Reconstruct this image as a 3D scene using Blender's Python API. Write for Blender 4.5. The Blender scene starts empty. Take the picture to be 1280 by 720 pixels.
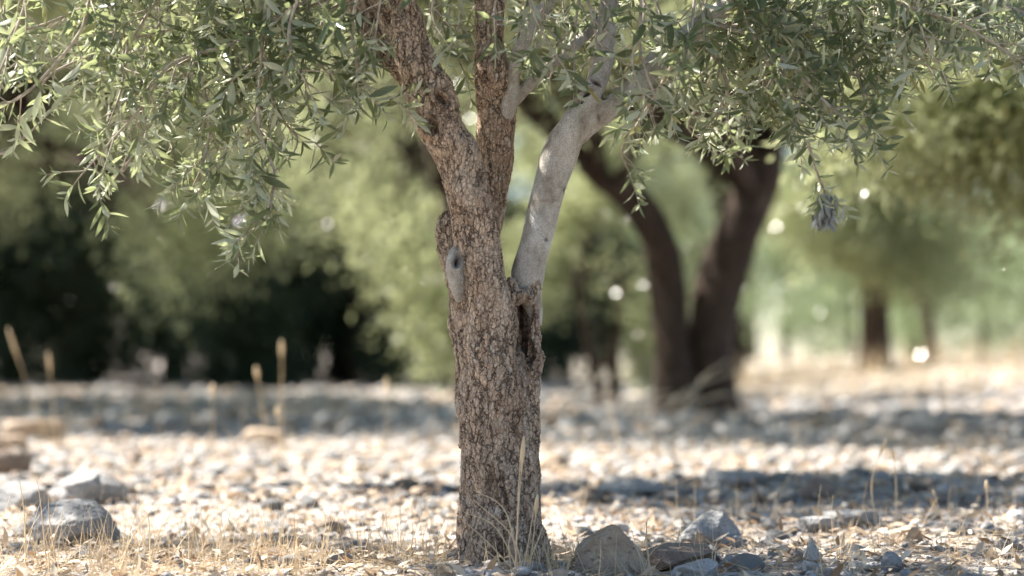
import bpy, math, random
import numpy as np
from mathutils import Vector

# ------------------------------------------------------------------ camera, sky, sun, exposure
S = bpy.context.scene
COL = S.collection
CAM_Z = 0.41
PITCH = math.radians(1.516)
FOCUS_Y = 4.5
cam_d = bpy.data.cameras.new('camera')
cam = bpy.data.objects.new('camera', cam_d)
COL.objects.link(cam)
cam.location = (0, 0, CAM_Z)
cam.rotation_euler = (math.radians(90) + PITCH, 0, 0)
cam_d.lens = 85
cam_d.sensor_width = 36
cam_d.clip_start = 0.05
cam_d.clip_end = 2000
cam_d.dof.use_dof = True
cam_d.dof.focus_distance = 4.6
cam_d.dof.aperture_fstop = 2.3
cam_d.dof.aperture_blades = 0
S.camera = cam

SUN = Vector((-0.62, 0.24, 0.74)).normalized()
w = bpy.data.worlds.new('World')
S.world = w
w.use_nodes = True
wn = w.node_tree
sky = wn.nodes.new('ShaderNodeTexSky')
sky.sky_type = 'NISHITA'
sky.sun_disc = False
sky.sun_elevation = math.asin(SUN.z)
sky.sun_rotation = math.atan2(SUN.x, SUN.y)
sky.air_density = 1.0
sky.dust_density = 0.4
sky.ozone_density = 3.0
bg = wn.nodes['Background']
bg.inputs['Strength'].default_value = 0.058
wn.links.new(sky.outputs[0], bg.inputs[0])

sl = bpy.data.lights.new('sun', 'SUN')
sl.energy = 5.0
sl.angle = math.radians(0.53)
sl.color = (1.0, 0.945, 0.875)
so = bpy.data.objects.new('sun', sl)
COL.objects.link(so)
so.rotation_euler = SUN.to_track_quat('Z', 'Y').to_euler()

S.view_settings.view_transform = 'Standard'
S.view_settings.look = 'None'
S.view_settings.exposure = 2.08
S.view_settings.gamma = 1.0
S.render.engine = 'CYCLES'
S.cycles.use_denoising = True
S.cycles.max_bounces = 7
S.cycles.diffuse_bounces = 4
S.cycles.glossy_bounces = 2
S.cycles.transmission_bounces = 4
S.cycles.sample_clamp_indirect = 6
S.cycles.caustics_reflective = False
S.cycles.caustics_refractive = False

random.seed(7)
RNG = np.random.default_rng(11)
K = 0.42353 / 1280.0            # metres per photo pixel at one metre


def at(px, py, Y):
    """photo pixel at depth Y -> world point (used to read real positions off the photograph)"""
    dx = (px - 640) * K
    dz = (360 - py) * K
    fy = math.cos(PITCH) - dz * math.sin(PITCH)
    fz = math.sin(PITCH) + dz * math.cos(PITCH)
    t = Y / fy
    return np.array([dx * t, Y, CAM_Z + fz * t])


def gy(py):
    return CAM_Z / (K * (py - 440))


# ------------------------------------------------------------------ noise
_perm = np.random.default_rng(3).permutation(512)
_ga = np.random.default_rng(5).uniform(0, 2 * np.pi, 512)


def perlin(x, y):
    xi = np.floor(x).astype(int); yi = np.floor(y).astype(int)
    xf = x - xi; yf = y - yi
    u = xf * xf * xf * (xf * (xf * 6 - 15) + 10); v = yf * yf * yf * (yf * (yf * 6 - 15) + 10)
    def g(ix, iy, fx, fy):
        h = _perm[(_perm[ix % 512] + iy) % 512]
        a = _ga[h]
        return np.cos(a) * fx + np.sin(a) * fy
    n00 = g(xi, yi, xf, yf); n10 = g(xi + 1, yi, xf - 1, yf)
    n01 = g(xi, yi + 1, xf, yf - 1); n11 = g(xi + 1, yi + 1, xf - 1, yf - 1)
    return (n00 * (1 - u) + n10 * u) * (1 - v) + (n01 * (1 - u) + n11 * u) * v


def noise3(p, f, seed=0):
    """cheap smooth 3D noise out of sheets of 2D noise"""
    q = p * f + seed * 7.13
    return (perlin(q[:, 0] + 3.1, q[:, 1] * 0.9 + q[:, 2] * 0.43) + perlin(q[:, 1] - 5.7, q[:, 2] * 0.9 - q[:, 0] * 0.37)
            + perlin(q[:, 2] + 9.2, q[:, 0] * 0.9 + q[:, 1] * 0.41)) / 1.5


def smooth(a, b, x):
    t = np.clip((x - a) / (b - a), 0, 1)
    return t * t * (3 - 2 * t)


def ground_h(x, y):
    x = np.asarray(x, float); y = np.asarray(y, float)
    far = smooth(5, 16, y)
    h = 0.022 * perlin(x * 1.1 + 4.3, y * 0.9) + 0.014 * perlin(x * 3.1, y * 2.7 + 8) + 0.006 * perlin(x * 8, y * 8)
    h = h + far * 0.05 * perlin(x * 0.45 + 1.7, y * 0.3)
    h = h + 0.035 * np.exp(-((x + 0.03) ** 2 + (y - 4.5) ** 2) / 0.03)       # soil heaped at the olive's foot
    h = h + 0.26 * smooth(2.3, 6.0, x) * smooth(16, 26, y) * (1 - 0.5 * smooth(45, 70, y))  # low rise on the right
    h = h - 0.02 * smooth(0, 1, 1 - np.abs(y - 4) / 6) * 0
    return h


def gh(x, y):
    return float(ground_h(np.array([x]), np.array([y]))[0])


# ------------------------------------------------------------------ mesh helpers
def mesh_from(name, V, F, smooth_shade=True):
    """V (n,3), F list of (m,k) integer arrays"""
    V = np.asarray(V, np.float32)
    F = F if isinstance(F, list) else [F]
    F = [np.asarray(f, np.int32) for f in F if len(f)]
    me = bpy.data.meshes.new(name)
    me.vertices.add(len(V)); me.vertices.foreach_set('co', V.ravel())
    loops = np.concatenate([f.ravel() for f in F])
    tot = np.concatenate([np.full(len(f), f.shape[1], np.int32) for f in F])
    start = np.concatenate([[0], np.cumsum(tot)[:-1]]).astype(np.int32)
    me.loops.add(len(loops)); me.loops.foreach_set('vertex_index', loops)
    me.polygons.add(len(tot)); me.polygons.foreach_set('loop_start', start)
    try:
        me.polygons.foreach_set('loop_total', tot)
    except Exception:
        pass
    me.update(calc_edges=True)
    me.validate()
    me.polygons.foreach_set('use_smooth', np.full(len(me.polygons), smooth_shade, bool))
    return me


def link(name, me, mat, parent=None):
    o = bpy.data.objects.new(name, me)
    COL.objects.link(o)
    if mat is not None and len(me.materials) == 0:
        me.materials.append(mat)
    if parent is not None:
        o.parent = parent
        o.matrix_parent_inverse.identity()
        o.location = -Vector(parent.location)
    return o


def tag(o, label=None, cat=None, group=None, kind=None):
    if label: o['label'] = label
    if cat: o['category'] = cat
    if group: o['group'] = group
    if kind: o['kind'] = kind
    return o


def empty(name, loc):
    o = bpy.data.objects.new(name, None)
    o.empty_display_size = 0.1
    COL.objects.link(o)
    o.location = loc
    return o


class Acc:
    def __init__(s):
        s.V = []; s.F4 = []; s.F3 = []; s.n = 0

    def add(s, V, F4=None, F3=None):
        if F4 is not None and len(F4): s.F4.append(np.asarray(F4) + s.n)
        if F3 is not None and len(F3): s.F3.append(np.asarray(F3) + s.n)
        s.V.append(V); s.n += len(V)

    def mesh(s, name, sm=True):
        F = []
        if s.F4: F.append(np.concatenate(s.F4))
        if s.F3: F.append(np.concatenate(s.F3))
        return mesh_from(name, np.concatenate(s.V), F, sm)


def spline(P, n_per=6):
    """Catmull-Rom through rows of P (any width)"""
    P = np.asarray(P, float)
    if len(P) < 3:
        t = np.linspace(0, 1, n_per + 1)[:, None]
        return P[0] * (1 - t) + P[-1] * t
    Q = np.vstack([2 * P[0] - P[1], P, 2 * P[-1] - P[-2]])
    out = []
    for i in range(1, len(Q) - 2):
        for k in range(n_per):
            t = k / n_per
            out.append(0.5 * ((2 * Q[i]) + (-Q[i - 1] + Q[i + 1]) * t + (2 * Q[i - 1] - 5 * Q[i] + 4 * Q[i + 1] - Q[i + 2]) * t * t
                              + (-Q[i - 1] + 3 * Q[i] - 3 * Q[i + 1] + Q[i + 2]) * t ** 3))
    out.append(P[-1])
    return np.array(out)


def tube(acc, P, R, sides=8, cap=True, wob=0.0, flat=1.0):
    P = np.asarray(P, float); R = np.asarray(R, float)
    n = len(P)
    T = np.gradient(P, axis=0)
    T /= np.linalg.norm(T, axis=1)[:, None] + 1e-12
    ref = np.array([0.0, 1.0, 0.0]) if abs(T[0][1]) < 0.9 else np.array([1.0, 0, 0])
    u = np.cross(T[0], ref); u /= np.linalg.norm(u)
    a = np.arange(sides) / sides * 2 * np.pi
    rings = np.empty((n, sides, 3))
    for i in range(n):
        u = u - T[i] * np.dot(u, T[i]); u /= np.linalg.norm(u) + 1e-12
        v = np.cross(T[i], u)
        r = R[i] * (1 + (wob * np.sin(a * 2 + i * 0.35) + wob * 0.7 * np.sin(a * 3 - i * 0.22) if wob else 0))
        rings[i] = P[i] + (u[None] * np.cos(a)[:, None] * (r[:, None] if wob else r)
                           + v[None] * flat * np.sin(a)[:, None] * (r[:, None] if wob else r))
    V = rings.reshape(-1, 3)
    i = np.arange(n - 1)[:, None] * sides; j = np.arange(sides)[None]
    F4 = np.stack([i + j, i + (j + 1) % sides, i + sides + (j + 1) % sides, i + sides + j], -1).reshape(-1, 4)
    F3 = []
    if cap:
        V = np.vstack([V, P[0], P[-1]])
        c0, c1 = len(V) - 2, len(V) - 1
        for k in range(sides):
            F3.append((c0, (k + 1) % sides, k)); F3.append((c1, (n - 1) * sides + k, (n - 1) * sides + (k + 1) % sides))
    acc.add(V, F4, np.array(F3) if F3 else None)


# ------------------------------------------------------------------ materials
class M:
    def __init__(s, name):
        s.m = bpy.data.materials.new(name); s.m.use_nodes = True
        s.t = s.m.node_tree; s.t.nodes.clear()
        s.out = s.t.nodes.new('ShaderNodeOutputMaterial')

    def n(s, ty, props=None, **ins):
        nd = s.t.nodes.new('ShaderNode' + ty)
        for k, v in (props or {}).items(): setattr(nd, k, v)
        for k, v in ins.items():
            key = int(k[1:]) if k[0] == 'i' and k[1:].isdigit() else k.replace('_', ' ')
            s.set(nd.inputs[key], v)
        return nd

    def set(s, sock, v):
        if isinstance(v, bpy.types.NodeSocket): s.t.links.new(v, sock)
        elif isinstance(v, bpy.types.Node): s.t.links.new(v.outputs[0], sock)
        else:
            if isinstance(v, tuple) and len(v) == 3 and sock.type == 'RGBA': v = (*v, 1)
            sock.default_value = v

    def math(s, op, a, b=0.5, c=None):
        nd = s.n('Math', {'operation': op}, i0=a, i1=b)
        if c is not None: s.set(nd.inputs[2], c)
        return nd.outputs[0]

    def ramp(s, fac, stops, interp='LINEAR'):
        nd = s.n('ValToRGB', None, i0=fac)
        cr = nd.color_ramp; cr.interpolation = interp
        while len(cr.elements) < len(stops): cr.elements.new(0.5)
        for e, (p, c) in zip(cr.elements, stops):
            e.position = p
            e.color = (*c, 1) if isinstance(c, tuple) else (c, c, c, 1)
        return nd.outputs[0]

    def mix(s, fac, a, b, blend='MIX'):
        nd = s.n('Mix', {'data_type': 'RGBA', 'blend_type': blend})
        s.set(nd.inputs[0], fac); s.set(nd.inputs[6], a); s.set(nd.inputs[7], b)
        return nd.outputs[2]

    def coords(s, scale=(1, 1, 1), distort=0.0, dscale=5.0):
        tc = s.n('TexCoord').outputs['Object']
        v = tc
        if distort:
            nz = s.n('TexNoise', None, Vector=tc, Scale=dscale, Detail=3.0)
            sub = s.n('VectorMath', {'operation': 'SUBTRACT'}, i0=nz.outputs['Color'], i1=(0.5, 0.5, 0.5))
            sc = s.n('VectorMath', {'operation': 'SCALE'}, i0=sub); sc.inputs['Scale'].default_value = distort
            v = s.n('VectorMath', {'operation': 'ADD'}, i0=tc, i1=sc).outputs[0]
        return s.n('Mapping', None, Vector=v, Scale=scale).outputs[0]

    def surf(s, sh):
        s.t.links.new(sh.outputs[0] if isinstance(sh, bpy.types.Node) else sh, s.out.inputs['Surface'])


def mat_bark(name, plate_a, plate_b, groove, scale=50.0, depth=0.005, zs=0.42, lichen=0.25, disp=True):
    m = M(name)
    k = 50.0 / scale
    c = m.coords((scale, scale, scale * zs), 0.030 * k, 16.0 / k)
    c = m.n('VectorMath', {'operation': 'ADD'}, i0=c, i1=m.n('VectorMath', {'operation': 'SCALE'}, i0=m.n('TexNoise', None, Vector=m.coords(), Scale=75.0 / k, Detail=3.0).outputs['Color'], Scale=1.1)).outputs[0]
    vo = m.n('TexVoronoi', {'feature': 'DISTANCE_TO_EDGE'}, Vector=c, Scale=1.0, Randomness=1.0)
    vc = m.n('TexVoronoi', {'feature': 'F1'}, Vector=c, Scale=1.0, Randomness=1.0)
    c2 = m.coords((scale * 1.9, scale * 1.9, scale * 0.95), 0.016 * k, 45.0 / k)
    v2 = m.n('TexVoronoi', {'feature': 'DISTANCE_TO_EDGE'}, Vector=c2, Scale=1.0)
    v2c = m.n('TexVoronoi', {'feature': 'F1'}, Vector=c2, Scale=1.0)
    nz = m.n('TexNoise', None, Vector=m.coords((1, 1, .6)), Scale=22.0 / k, Detail=4.0)
    fine = m.n('TexNoise', None, Vector=m.coords((1, 1, 0.35)), Scale=230.0 / k, Detail=5.0, Roughness=0.7)
    # long cracks open in places and close in others
    opn = m.n('MapRange', {'interpolation_type': 'SMOOTHSTEP'}, Value=nz.outputs[0], i1=0.38, i2=0.62, i3=0.02, i4=0.14)
    e1 = m.n('MapRange', {'interpolation_type': 'SMOOTHSTEP'}, Value=vo.outputs['Distance'], i1=-0.01)
    m.set(e1.inputs[2], opn.outputs[0])
    e2 = m.n('MapRange', {'interpolation_type': 'SMOOTHSTEP'}, Value=v2.outputs['Distance'], i1=0.0, i2=0.13)
    cr = m.n('SeparateColor', None, i0=vc.outputs['Color'])
    cr2 = m.n('SeparateColor', None, i0=v2c.outputs['Color'])
    col = m.mix(cr2.outputs[0], plate_a, plate_b)
    big = m.n('TexNoise', None, Vector=m.coords((1, 1, 0.4)), Scale=13.0 / k, Detail=5.0, Roughness=.6)
    col = m.mix(m.ramp(big.outputs[0], [(0.38, 0.0), (0.62, 0.75)]), col, tuple(x * y for x, y in zip(plate_a, (.72, .60, .52))))
    col = m.mix(m.ramp(fine.outputs[0], [(0.42, 0.0), (0.72, 0.6)]), col, tuple(min(1, x * 1.4) for x in plate_b))
    col = m.mix(m.ramp(fine.outputs[0], [(0.28, 0.5), (0.44, 0.0)]), col, tuple(x * 0.45 for x in plate_a))
    li = m.n('TexNoise', None, Vector=m.coords(), Scale=30.0 / k, Detail=5.0, Roughness=.65)
    col = m.mix(m.ramp(li.outputs[0], [(0.56, 0.0), (0.62, lichen)]), col, (0.50, 0.46, 0.40))
    col = m.mix(m.math('MULTIPLY', m.math('SUBTRACT', 1.0, e2.outputs[0]), 0.5), col, tuple(x * 0.42 for x in plate_a))
    col = m.mix(m.math('MULTIPLY', m.math('SUBTRACT', 1.0, e1.outputs[0]), 0.9), col, groove)
    sc = m.n('Attribute', {'attribute_name': 'scar_shade'})  # darkens knot scars and paints shade into the fork hollow
    col = m.mix(m.math('MULTIPLY', sc.outputs['Fac'], m.ramp(fine.outputs[0], [(.3, 1.0), (.7, .6)])), col, (0.045, 0.026, 0.018))
    h = m.math('MULTIPLY', e1.outputs[0], 0.55)
    h = m.math('ADD', h, m.math('MULTIPLY', cr.outputs[1], 0.30))
    h = m.math('ADD', h, m.math('MULTIPLY', cr2.outputs[1], 0.25))
    h = m.math('ADD', h, m.math('MULTIPLY', e2.outputs[0], 0.25))
    h = m.math('ADD', h, m.math('MULTIPLY', fine.outputs[0], 0.35))
    bs = m.n('BsdfPrincipled', None, Base_Color=col, Roughness=0.85)
    bs.inputs['Specular IOR Level'].default_value = 0.25
    if disp:
        d = m.n('Displacement', None, Height=h, Midlevel=1.05, Scale=depth)
        m.t.links.new(d.outputs[0], m.out.inputs['Displacement'])
        m.m.displacement_method = 'BOTH'
    else:
        b = m.n('Bump', None, Height=h, Strength=0.8, Distance=depth)
        m.set(bs.inputs['Normal'], b)
    m.surf(bs)
    return m.m


def mat_smooth_bark():
    m = M('grey_smooth_bark')
    a = m.n('TexNoise', None, Vector=m.coords((1, 1, 0.6)), Scale=26.0, Detail=8.0, Roughness=0.72)
    f = m.n('TexNoise', None, Vector=m.coords(), Scale=330.0, Detail=4.0, Roughness=0.65)
    v = m.n('TexVoronoi', {'feature': 'DISTANCE_TO_EDGE'}, Vector=m.coords((260, 260, 190), 0.003, 90), Scale=1.0)
    sp = m.n('TexVoronoi', {'feature': 'F1'}, Vector=m.coords((62, 62, 75), 0.006, 60), Scale=1.0)
    ring = m.n('TexNoise', None, Vector=m.coords((6, 6, 95), 0.01, 25), Scale=1.0, Detail=3.0)
    col = m.ramp(a.outputs[0], [(0.35, (0.23, 0.20, 0.155)), (0.45, (0.39, 0.36, 0.305)), (0.56, (0.52, 0.50, 0.45)), (0.68, (0.64, 0.63, 0.59))])
    col = m.mix(m.ramp(v.outputs['Distance'], [(0.0, 0.55), (0.16, 0.0)]), col, (0.26, 0.21, 0.165))
    col = m.mix(m.ramp(sp.outputs['Distance'], [(0.07, 0.7), (0.15, 0.0)]), col, (0.17, 0.12, 0.09))
    col = m.mix(m.ramp(ring.outputs[0], [(0.66, 0.0), (0.72, 0.5)]), col, (0.22, 0.17, 0.13))
    sc = m.n('Attribute', {'attribute_name': 'scar_shade'})
    col = m.mix(sc.outputs['Fac'], col, (0.05, 0.03, 0.02))
    h = m.math('ADD', m.math('MULTIPLY', f.outputs[0], 0.5), m.math('MULTIPLY', m.ramp(v.outputs['Distance'], [(0, 0.0), (0.2, 1.0)]), 0.5))
    h = m.math('ADD', h, m.math('MULTIPLY', a.outputs[0], 3.0))
    b = m.n('Bump', None, Height=h, Strength=0.9, Distance=0.0024)
    bs = m.n('BsdfPrincipled', None, Base_Color=col, Roughness=0.75, Normal=b)
    bs.inputs['Specular IOR Level'].default_value = 0.3
    m.surf(bs)
    return m.m


def mat_leaf(name, top_a, top_b, under_a, under_b, transl=0.35, tcol=(0.30, 0.38, 0.10), rough=0.42, spec=0.5, yellow=0.04):
    m = M(name)
    g = m.n('NewGeometry')
    r = g.outputs['Random Per Island']
    top = m.mix(r, top_a, top_b)
    und = m.mix(r, under_a, under_b)
    r2 = m.math('FRACT', m.math('MULTIPLY', r, 37.7))
    und = m.mix(m.ramp(r2, [(0.0, 0.0), (1.0, 0.35)]), und, tuple(x * 0.6 for x in under_a))
    top = m.mix(m.ramp(r2, [(1 - yellow - 0.01, 0.0), (1 - yellow, 0.7)]), top, (0.32, 0.26, 0.08))
    col = m.mix(g.outputs['Backfacing'], top, und)
    ro = m.math('MULTIPLY_ADD', g.outputs['Backfacing'], 0.35, rough)
    bs = m.n('BsdfPrincipled', None, Base_Color=col, Roughness=ro)
    bs.inputs['Specular IOR Level'].default_value = spec
    tr = m.n('BsdfTranslucent', None, Color=m.mix(r2, tcol, tuple(x * 0.75 for x in tcol)))
    mx = m.n('MixShader', None, i0=transl, i1=bs, i2=tr)
    m.surf(mx)
    return m.m


def mat_twig():
    m = M('twig_bark')
    a = m.n('TexNoise', None, Vector=m.coords(), Scale=60.0, Detail=3.0)
    col = m.ramp(a.outputs[0], [(0.3, (0.20, 0.16, 0.115)), (0.7, (0.42, 0.37, 0.29))])
    m.surf(m.n('BsdfPrincipled', None, Base_Color=col, Roughness=0.8))
    return m.m


def mat_rock(name, a, b, spot, disp=0.0, pit=0.4):
    m = M(name)
    oi = m.n('ObjectInfo').outputs['Random']
    g = m.n('NewGeometry').outputs['Random Per Island']
    rr = m.math('FRACT', m.math('ADD', oi, g))
    tc = m.n('TexCoord').outputs['Object']
    off = m.n('CombineXYZ', None, i0=m.math('MULTIPLY', rr, 9.0), i1=m.math('MULTIPLY', oi, 5.0), i2=0.0)
    v = m.n('VectorMath', {'operation': 'ADD'}, i0=tc, i1=off).outputs[0]
    n1 = m.n('TexNoise', None, Vector=v, Scale=26.0, Detail=6.0, Roughness=0.65)
    n2 = m.n('TexNoise', None, Vector=v, Scale=140.0, Detail=4.0, Roughness=0.7)
    vo = m.n('TexVoronoi', {'feature': 'F1'}, Vector=v, Scale=75.0)
    ba = m.mix(rr, a, b)
    col = m.mix(m.ramp(n1.outputs[0], [(0.35, 0.0), (0.62, 0.75)]), ba, spot)
    col = m.mix(m.ramp(n2.outputs[0], [(0.38, 0.55), (0.6, 0.0)]), col, tuple(x * 0.55 for x in a))
    col = m.mix(m.ramp(vo.outputs['Distance'], [(0.12, pit), (0.3, 0.0)]), col, tuple(x * 0.4 for x in a))
    h = m.math('ADD', m.math('MULTIPLY', n1.outputs[0], 1.2), m.math('MULTIPLY', n2.outputs[0], 0.5))
    h = m.math('ADD', h, m.math('MULTIPLY', m.ramp(vo.outputs['Distance'], [(0.1, 0.0), (0.35, 1.0)]), 0.35))
    bp = m.n('Bump', None, Height=h, Strength=0.9, Distance=0.009)
    m.surf(m.n('BsdfPrincipled', None, Base_Color=col, Roughness=0.9, Normal=bp))
    return m.m


def mat_ground():
    m = M('stony_soil')
    c = m.coords((1, 1, 1), 0.02, 12)
    n0 = m.n('TexNoise', None, Vector=c, Scale=0.35, Detail=5.0)
    n1 = m.n('TexNoise', None, Vector=c, Scale=5.0, Detail=7.0, Roughness=0.65)
    n2 = m.n('TexNoise', None, Vector=c, Scale=70.0, Detail=5.0, Roughness=0.7)
    vo = m.n('TexVoronoi', {'feature': 'F1'}, Vector=c, Scale=34.0)
    ve = m.n('TexVoronoi', {'feature': 'DISTANCE_TO_EDGE'}, Vector=c, Scale=34.0)
    soil = m.ramp(n1.outputs[0], [(0.3, (0.21, 0.15, 0.11)), (0.5, (0.37, 0.30, 0.24)), (0.72, (0.50, 0.45, 0.39))])
    cr = m.n('SeparateColor', None, i0=vo.outputs['Color'])
    stone = m.mix(cr.outputs[0], (0.34, 0.31, 0.28), (0.58, 0.56, 0.53))
    isst = m.math('MULTIPLY', m.ramp(cr.outputs[1], [(0.45, 0.0), (0.5, 1.0)]), m.ramp(ve.outputs['Distance'], [(0.04, 0.0), (0.12, 1.0)]))
    col = m.mix(isst, soil, stone)
    straw = m.ramp(n2.outputs[0], [(0.3, (0.38, 0.32, 0.23)), (0.65, (0.62, 0.56, 0.43))])
    pos = m.n('NewGeometry').outputs['Position']
    sx = m.n('SeparateXYZ', None, i0=pos)
    sxx = m.ramp(m.math('MULTIPLY_ADD', sx.outputs[0], 0.05, 0.5), [(0.5, 0.12), (0.56, 1.0)])
    fld = m.math('MULTIPLY', sxx, m.math('MULTIPLY', m.ramp(m.math('MULTIPLY', sx.outputs[1], 0.02), [(0.34, 0.0), (0.5, 0.9)]),
                 m.ramp(n0.outputs[0], [(0.35, 0.3), (0.6, 1.0)])))
    col = m.mix(fld, col, straw)
    col = m.mix(m.ramp(n2.outputs[0], [(0.35, 0.5), (0.5, 0.0)]), col, (0.11, 0.075, 0.05))
    h = m.math('ADD', m.math('MULTIPLY', n2.outputs[0], 0.6), m.math('MULTIPLY', isst, 0.7))
    h = m.math('ADD', h, n1.outputs[0])
    bp = m.n('Bump', None, Height=h, Strength=0.9, Distance=0.02)
    m.surf(m.n('BsdfPrincipled', None, Base_Color=col, Roughness=0.95, Normal=bp))
    return m.m


def mat_straw(name, a, b, tr=0.25):
    m = M(name)
    r = m.n('NewGeometry').outputs['Random Per Island']
    col = m.mix(r, a, b)
    bs = m.n('BsdfPrincipled', None, Base_Color=col, Roughness=0.6)
    t = m.n('BsdfTranslucent', None, Color=col)
    m.surf(m.n('MixShader', None, i0=tr, i1=bs, i2=t))
    return m.m


BARK = mat_bark('olive_bark', (0.36, 0.27, 0.195), (0.50, 0.395, 0.295), (0.06, 0.038, 0.027), 78, 0.006, .33, .45)
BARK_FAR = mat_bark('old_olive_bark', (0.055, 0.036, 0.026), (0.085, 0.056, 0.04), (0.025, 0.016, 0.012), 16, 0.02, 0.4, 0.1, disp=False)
GREY = mat_smooth_bark()
TWIG = mat_twig()
LEAF = mat_leaf('olive_leaf', (0.018, 0.040, 0.02), (0.048, 0.078, 0.036), (0.40, 0.42, 0.31), (0.56, 0.57, 0.44), 0.33, (0.50, 0.56, 0.26), 0.33)
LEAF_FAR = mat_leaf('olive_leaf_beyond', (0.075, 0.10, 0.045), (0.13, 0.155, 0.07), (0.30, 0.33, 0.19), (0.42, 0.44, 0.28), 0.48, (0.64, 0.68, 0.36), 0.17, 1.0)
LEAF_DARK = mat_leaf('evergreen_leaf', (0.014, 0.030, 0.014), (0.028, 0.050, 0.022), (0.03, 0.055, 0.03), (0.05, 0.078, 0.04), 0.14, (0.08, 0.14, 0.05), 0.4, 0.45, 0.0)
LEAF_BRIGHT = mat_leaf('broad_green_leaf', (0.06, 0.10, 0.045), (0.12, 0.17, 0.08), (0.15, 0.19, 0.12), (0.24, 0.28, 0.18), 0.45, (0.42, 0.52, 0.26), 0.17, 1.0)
# limestone is close to neutral
ROCKS = {
    'pale': mat_rock('pale_limestone', (0.43, 0.415, 0.395), (0.60, 0.585, 0.565), (0.35, 0.305, 0.26)),
    'grey': mat_rock('grey_limestone', (0.31, 0.305, 0.295), (0.43, 0.425, 0.41), (0.24, 0.225, 0.205)),
    'tan': mat_rock('tan_limestone', (0.46, 0.36, 0.26), (0.56, 0.45, 0.34), (0.34, 0.23, 0.15)),
    'brown': mat_rock('brown_stone', (0.24, 0.185, 0.14), (0.34, 0.27, 0.215), (0.17, 0.12, 0.09)),
}
GROUND = mat_ground()
STRAW = mat_straw('dry_grass', (0.58, 0.42, 0.24), (0.80, 0.66, 0.44))
LITTER = mat_straw('dry_leaf_litter', (0.28, 0.17, 0.09), (0.66, 0.56, 0.42), 0.15)

# ------------------------------------------------------------------ ground
def build_ground():
    nx, ny = 620, 760
    u = np.linspace(-1, 1, nx)
    xs = np.sinh(u * 5.2) / np.sinh(5.2) * 260
    v = np.linspace(0, 1, ny)
    ys = -14 + 0.0 * v
    ys = 3.0 + np.sinh((v - 0.18) * 6.3) / np.sinh(0.82 * 6.3) * 420
    X, Y = np.meshgrid(xs, ys)
    # local frame widens with distance so detail stays where the camera looks
    Xw = X * 1.0
    Z = ground_h(Xw, Y)
    Vv = np.stack([Xw, Y, Z], -1).reshape(-1, 3)
    i = (np.arange(ny - 1)[:, None] * nx + np.arange(nx - 1)[None]).ravel()
    F = np.stack([i, i + 1, i + nx + 1, i + nx], -1)
    o = link('ground', mesh_from('ground', Vv, F), GROUND)
    tag(o, kind='structure')


build_ground()

# ------------------------------------------------------------------ the olive in focus
def P(px, py, dy=0.0):
    return at(px, py, FOCUS_Y + dy)


PX = K * FOCUS_Y      # metres per photo pixel at the trunk


def strand(acc, rows, sides=28, n_per=7, wob=0.05):
    R = np.array([[*P(a, b, d), r * PX] for a, b, r, d in rows])
    Q = spline(R, n_per)
    tube(acc, Q[:, :3], Q[:, 3], sides, True, wob)
    return Q


def remesh(acc, name, voxel, mat, parent, iters=5, pits=(), label=None):
    me = acc.mesh(name + '_rough')
    tmp = bpy.data.objects.new('tmp', me)
    COL.objects.link(tmp)
    md = tmp.modifiers.new('r', 'REMESH'); md.mode = 'VOXEL'; md.voxel_size = voxel; md.use_smooth_shade = True
    sm = tmp.modifiers.new('s', 'SMOOTH'); sm.factor = 0.5; sm.iterations = iters
    dg = bpy.context.evaluated_depsgraph_get()
    out = bpy.data.meshes.new_from_object(tmp.evaluated_get(dg))
    bpy.data.objects.remove(tmp); bpy.data.meshes.remove(me)
    out.name = name
    n = len(out.vertices)
    co = np.empty(n * 3, np.float32); out.vertices.foreach_get('co', co); co = co.reshape(-1, 3).astype(float)
    no = np.empty(n * 3, np.float32); out.vertices.foreach_get('normal', no); no = no.reshape(-1, 3).astype(float)
    # slow swellings and long vertical flutes
    amp = 1.0 if mat is not GREY else 0.35
    d = amp * (0.007 * noise3(co * [1, 1, 0.4], 26, 1) + 0.0045 * noise3(co * [1, 1, 0.25], 60, 2) + 0.009 * noise3(co, 9, 3))
    scar_shade = np.zeros(n)
    for (px, py, rx, ry, ang, depth, sc) in pits:
        c = P(px, py)
        ex = (co[:, 0] - c[0]) / PX; ez = (co[:, 2] - c[2]) / PX
        ca, sa = math.cos(math.radians(ang)), math.sin(math.radians(ang))
        a = (ex * ca + ez * sa) / rx; b = (-ex * sa + ez * ca) / ry
        a = a + 0.35 * noise3(co, 70, 9); b = b + 0.35 * noise3(co, 70, 10)
        q = a * a + b * b
        front = (no[:, 1] < 0.15)
        rim = np.exp(-((np.sqrt(q) - 1.25) ** 2) / 0.09)
        g = np.exp(-q * 1.3) * front
        d = d - depth * g + (0.35 * depth * rim * front if depth > 0.004 else 0)
        scar_shade = np.maximum(scar_shade, sc * np.clip(g * 1.5, 0, 1))
    co = co + no * d[:, None]
    out.vertices.foreach_set('co', co.astype(np.float32).ravel())
    at_ = out.attributes.new('scar_shade', 'FLOAT', 'POINT')
    at_.data.foreach_set('value', scar_shade.astype(np.float32))
    out.update()
    out.polygons.foreach_set('use_smooth', np.ones(len(out.polygons), bool))
    out.materials.clear()
    o = link(name, out, mat, parent)
    if label: o['label'] = label
    return o


base = P(628, 712)
tree = empty('olive_tree', (base[0], base[1], gh(base[0], base[1])))
tag(tree, 'sharp young olive tree in the foreground whose cracked trunk forks into three limbs', 'tree')

acc = Acc()
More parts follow.
